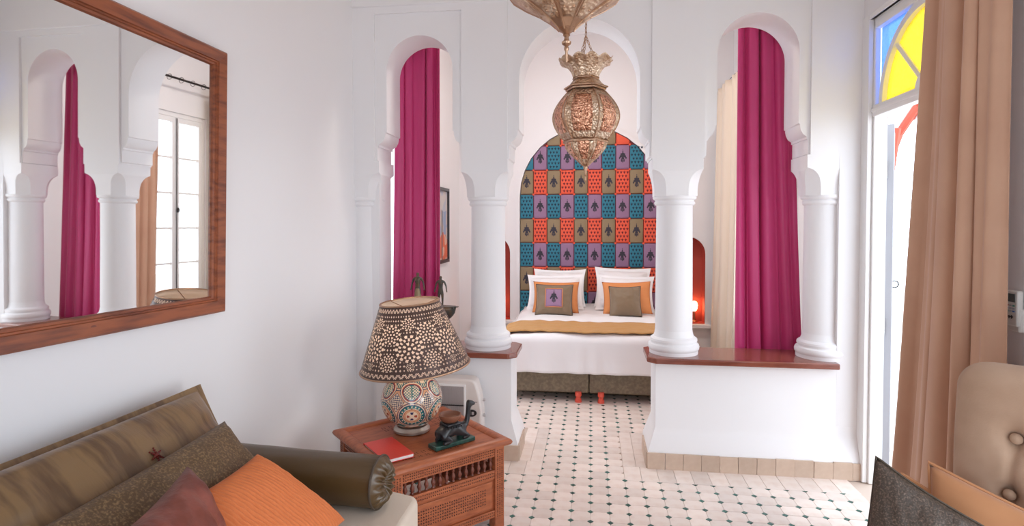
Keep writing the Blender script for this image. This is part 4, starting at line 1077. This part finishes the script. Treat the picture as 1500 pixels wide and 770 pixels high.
# ---- bronze boat sculpture with two figures on the left ledge
t = root('boat_sculpture', 'dark bronze boat sculpture with two slender standing figures on the left ledge', 'sculpture', (-1.06, 3.80, .687))
def hull(u, v):
    x = -1.22 + .32*u; e = abs(2*u-1)
    dpt = .115*math.sqrt(max(0, 1-e**2.2)); wd = .055*math.sqrt(max(0, 1-e**2)) + .002
    a = PI*v; return Vector((x, 3.80 - wd*math.cos(a), .957 - dpt*math.sin(a)))
M().grid(30, 14, hull).build('hull', BRONZE, t, w=True, smooth=180, solid=.006)
M().box((-1.21, 3.765, .945), (-.91, 3.835, .957)).build('deck', BRONZE, t, w=True)
M().box((-.915, 3.785, .952), (-.885, 3.815, .957)).build('bow', BRONZE, t, w=True)
M().lathe([(.06, 0), (.06, .012), (.018, .03), (.013, .09), (.016, .16), (.04, .175)], 20, c=(-1.06, 3.80, .687)).build('stand', BRONZE, t, w=True)
def figure(x, y, h, skirt):
    k = h/.21
    n_ = [(0, 0, .100, .016), (0, 0, .125, .0125), (0, 0, .150, .020), (0, 0, .166, .016), (0, 0, .178, .0062), (0, 0, .190, .0115), (0, 0, .203, .009),
          (-.024, 0, .164, .0075), (-.034, .0, .135, .0055), (-.040, -.004, .105, .0045), (-.043, -.006, .092, .0038), (.024, 0, .164, .0075), (.036, 0, .137, .0055), (.041, -.004, .106, .0045), (.044, -.006, .092, .0038),
          (-.011, 0, .085, .011), (-.012, 0, .045, .008), (-.012, 0, .008, .006), (.011, 0, .085, .011), (.012, 0, .045, .008), (.012, 0, .008, .006), (-.012, -.012, .002, .005), (.012, -.012, .002, .005)]
    n_ = [(x-(-1.06)+a*k, y-3.80+b*k, .957-.687+c_*k, r_*k) for a, b, c_, r_ in n_]
    skin('figure', BRONZE, n_, [(0,1),(1,2),(2,3),(3,4),(4,5),(5,6),(3,7),(7,8),(8,9),(9,10),(3,11),(11,12),(12,13),(13,14),(0,15),(15,16),(16,17),(0,18),(18,19),(19,20),(17,21),(20,22)], t, 1)
    if skirt: M().lathe([(.032, 0), (.028, .03), (.019, .10), (.017, .118)], 16, c=(x, y, .957)).build('skirt', mat('tarnished_brass', (.30, .22, .13), .45, .7), t, w=True)
figure(-1.165, 3.80, .235, True); figure(-1.005, 3.80, .212, False)

# ---- hanging lanterns
def lantern(label, x, y, prof_body, prof_crown, ztop, zceil, turn, panels=True, bulb=False):
    t = root('hanging_lantern', label, 'lantern', (x, y, prof_body[0][1]))
    def hexl(prof, nm, m, n=6, off=0, cap=False, sm=25):
        mm = M(); mm.lathe([(r_, z) for r_, z in prof], n, c=(x, y, 0), cap=cap, mtx=None)
        rot = Matrix.Translation((x, y, 0)) @ Matrix.Rotation(turn, 4, 'Z') @ Matrix.Translation((-x, -y, 0))
        mm.v = [tuple(rot @ Vector(p)) for p in mm.v]; return mm.build(nm, m, t, w=True, smooth=sm, solid=.002)
    return t, hexl
def ribs(t, x, y, prof, turn, m, n=6, r=.004):
    for k in range(n):
        a = turn + k*2*PI/n
        M().tube([(x+q*math.cos(a), y+q*math.sin(a), z) for q, z in prof], r, 6).build('rib', m, t, w=True)
def hexring(t, x, y, r_, z, th, turn, m, n=6):
    M().tube([(x+r_*math.cos(turn+k*2*PI/n), y+r_*math.sin(turn+k*2*PI/n), z) for k in range(n)], th, 8, closed=True).build('band', m, t, w=True)
def panels(t, x, y, prof, turn, m, n=6, ins=.72, push=.003):
    for k in range(n):
        a0, a1 = turn + k*2*PI/n, turn + (k+1)*2*PI/n
        def fn(u, v):
            i = min(len(prof)-2, int(v*(len(prof)-1))); f = v*(len(prof)-1)-i
            q = prof[i][0]*(1-f)+prof[i+1][0]*f; z = prof[i][1]*(1-f)+prof[i+1][1]*f
            A = Vector((math.cos(a0), math.sin(a0)))*q; B = Vector((math.cos(a1), math.sin(a1)))*q
            w_ = .5 + (u-.5)*ins; p = A.lerp(B, w_); o_ = Vector((math.cos((a0+a1)/2), math.sin((a0+a1)/2)))*push
            return Vector((x+p.x+o_.x, y+p.y+o_.y, z))
        pa = M().grid(5, 12, fn).build('panel', m, t, w=True, smooth=180, solid=.002)
        mm = M()
        for v in (.2, .5, .8):
            for u in ((.5,) if v == .5 else (.2, .8)):
                p = fn(u, v); mm.lathe([(0, -.004), (.005, -.003), (.0065, 0), (.005, .003), (0, .004)], 8, c=p)
        mm.build('boss', BRASSD, pa, w=True)
def lrp(z0, r0, z1, r1, bulge, n=10):
    return [(r0+(r1-r0)*k/n + bulge*math.sin(PI*k/n), z0+(z1-z0)*k/n) for k in range(n+1)]
LXc, LYc, tn = -.033, 3.2, -.12
body = lrp(1.962, .115, 2.235, .098, .075, 14)
low = [(.008, 1.825), (.02, 1.835), (.05, 1.862), (.085, 1.895), (.108, 1.925), (.115, 1.955)]
should = [(.100, 2.245), (.112, 2.252), (.085, 2.275), (.066, 2.300)]
t, hx = lantern('lower pierced brass lantern with a frilled crown, hanging before the patchwork headboard', LXc, LYc, low, None, 2.42, 3.6, tn)
hx(body, 'body', BRASS); hx(low, 'lower_bowl', BRASS); hx(should, 'shoulder', BRASS)
ribs(t, LXc, LYc, body, tn, BRASSD); ribs(t, LXc, LYc, low, tn, BRASSD, r=.003)
panels(t, LXc, LYc, body[2:13], tn, COPPER, ins=.62); panels(t, LXc, LYc, low[2:], tn, COPPER, ins=.55)
for r_, z, th in ((.118, 1.959, .008), (.104, 2.242, .008), (.117, 2.252, .005), (.068, 2.302, .006)): hexring(t, LXc, LYc, r_, z, th, tn, BRASSD)
def crown(u, v):
    a = tn + 2*PI*u; s_ = v
    r_ = .066 + .072*s_**1.7 + .004*math.sin(12*a); z = 2.305 + .095*s_ + (.020*abs(math.sin(a*6)) - .012)*max(0, s_-.6)/.4
    r_ += .014*max(0, s_-.75)/.25*abs(math.sin(a*3))
    return Vector((LXc+r_*math.cos(a), LYc+r_*math.sin(a), z))
M().grid(145, 18, crown).build('crown', BRASS, t, w=True, smooth=180, solid=.002)
M().lathe([(0, 1.745), (.004, 1.75), (.003, 1.77), (.008, 1.778), (.004, 1.786), (.006, 1.80), (.012, 1.815), (.010, 1.83)], 12, c=(LXc, LYc, 0)).build('finial', BRASSD, t, w=True)
def chain(t, a, b, r=.004, pitch=.022):
    a, b = Vector(a), Vector(b); n_ = int((b-a).length/pitch); d_ = (b-a).normalized(); o1 = d_.orthogonal().normalized(); o2 = d_.cross(o1); mm = M()
    for k in range(n_):
        c_ = a.lerp(b, (k+.5)/n_); x_ = o1 if k % 2 else o2
        mm.tube([c_ + d_*math.cos(q)*pitch*.62 + x_*math.sin(q)*pitch*.28 for q in [i*PI/4 for i in range(8)]], r*.5, 5, closed=True)
    return mm.build('chain', BRASSD, t, w=True)
for k in range(3):
    a = tn + k*2*PI/3 + .4; chain(t, (LXc+.075*math.cos(a), LYc+.075*math.sin(a), 2.35), (LXc, LYc, 2.53))
chain(t, (LXc, LYc, 2.53), (LXc, LYc, 4.32))
M().lathe([(0, 4.30), (.03, 4.31), (.05, 4.354)], 16, c=(LXc, LYc, 0)).build('ceiling_rose', BRASSD, t, w=True)
def resize(t, k, loc):
    t.location = loc
    for o in list(t.children) + [g_ for c_ in t.children for g_ in c_.children]:
        o.data.transform(Matrix.Diagonal((k, k, k, 1)))
        for q in o.modifiers: q.thickness *= k
resize(t, .734, (-.0242, 2.35, 1.744))
UX, UY, tu = -.095, 2.2, .52
up0 = [(.030, 2.238), (.036, 2.246), (.062, 2.270), (.105, 2.300), (.160, 2.330), (.212, 2.365), (.245, 2.41)]
up1 = lrp(2.41, .245, 2.72, .20, .05, 10); up2 = [(.20, 2.72), (.14, 2.80), (.08, 2.86), (.06, 2.93), (.10, 3.0)]
t, hx = None, None
t = root('hanging_lantern', 'upper large brass lantern cut off by the top of the picture, nearest the camera', 'lantern', (UX, UY, 2.16))
def hexl2(prof, nm, m, n=8):
    mm = M(); mm.lathe(prof, n, c=(0, 0, 0), cap=False); rot = Matrix.Translation((UX, UY, 0)) @ Matrix.Rotation(tu, 4, 'Z'); mm.v = [tuple(rot @ Vector(p)) for p in mm.v]
    return mm.build(nm, m, t, w=True, smooth=25, solid=.002)
hexl2(up0, 'lower_bowl', BRASSD); hexl2(up1, 'body', BRASS); hexl2(up2, 'top', BRASS)
ribs(t, UX, UY, up0, tu, BRASSD, 8, .0035); ribs(t, UX, UY, up1, tu, BRASSD, 8, .004)
panels(t, UX, UY, up0[2:], tu, BRASS, 8, .78); panels(t, UX, UY, up1[1:10], tu, COPPER, 8, .7)
hexring(t, UX, UY, .247, 2.412, .009, tu, BRASSD, 8); hexring(t, UX, UY, .202, 2.72, .008, tu, BRASSD, 8)
M().lathe([(0, 2.118), (.004, 2.120), (.0055, 2.128), (.005, 2.16), (.009, 2.168), (.009, 2.175), (.006, 2.180), (.017, 2.188), (.018, 2.196), (.010, 2.202), (.008, 2.214), (.014, 2.220), (.012, 2.226), (.024, 2.236), (.036, 2.244), (.034, 2.252)], 20, c=(UX, UY, 0)).build('finial', BRASSD, t, w=True)
chain(t, (UX, UY, 3.0), (UX, UY, 4.18)); M().lathe([(0, 4.16), (.03, 4.17), (.05, 4.212)], 16, c=(UX, UY, 0)).build('ceiling_rose', BRASSD, t, w=True)

resize(t, .7727, (-.0734, 1.70, 2.0145))

# ---- bedroom fill lamp, added above the frame to brighten the room
t = root('added_fill_lamp', 'round flush lamp added out of view to brighten the bedroom, above the bed foot', 'lamp', (-.05, 5.0, 3.74))
M().lathe([(.20, .06), (.21, .04), (.20, .02)], 32).build('base', BRASSD, t)
M().lathe([(.19, .03), (.17, -.01), (.10, -.04), (0, -.05)], 32).build('diffuser', mat('added_lamp_glow', (1, .95, .9), .4, emis=((1, .93, .86), 9)), t)
l = bpy.data.lights.new('added_fill_light', 'AREA'); l.shape = 'DISK'; l.size = .38; l.energy = 34; l.color = (1, .93, .87)
o = bpy.data.objects.new('added_fill_light', l); COL.objects.link(o); o.location = (-.05, 5.0, 3.68)

# ---- groups of like things
def regroup(stem, words, group):
    for o in COL.objects:
        if o.parent is None and o.get('label') and o.name.split('.')[0] == stem and words in o['label']: o['group'] = group
regroup('hanging_lantern', '', 'pierced brass hanging lanterns'); regroup('pillow', '', 'white pillows on the bed')
regroup('cushion', '', 'loose cushions'); regroup('curtain', 'magenta', 'magenta curtains behind the arches'); regroup('curtain', 'cream', 'cream bedroom window curtains')
regroup('niche_lamp', '', 'bedside niche lamps'); regroup('door_leaf', '', 'terrace door leaves'); regroup('curtain_rod', '', 'curtain rods')
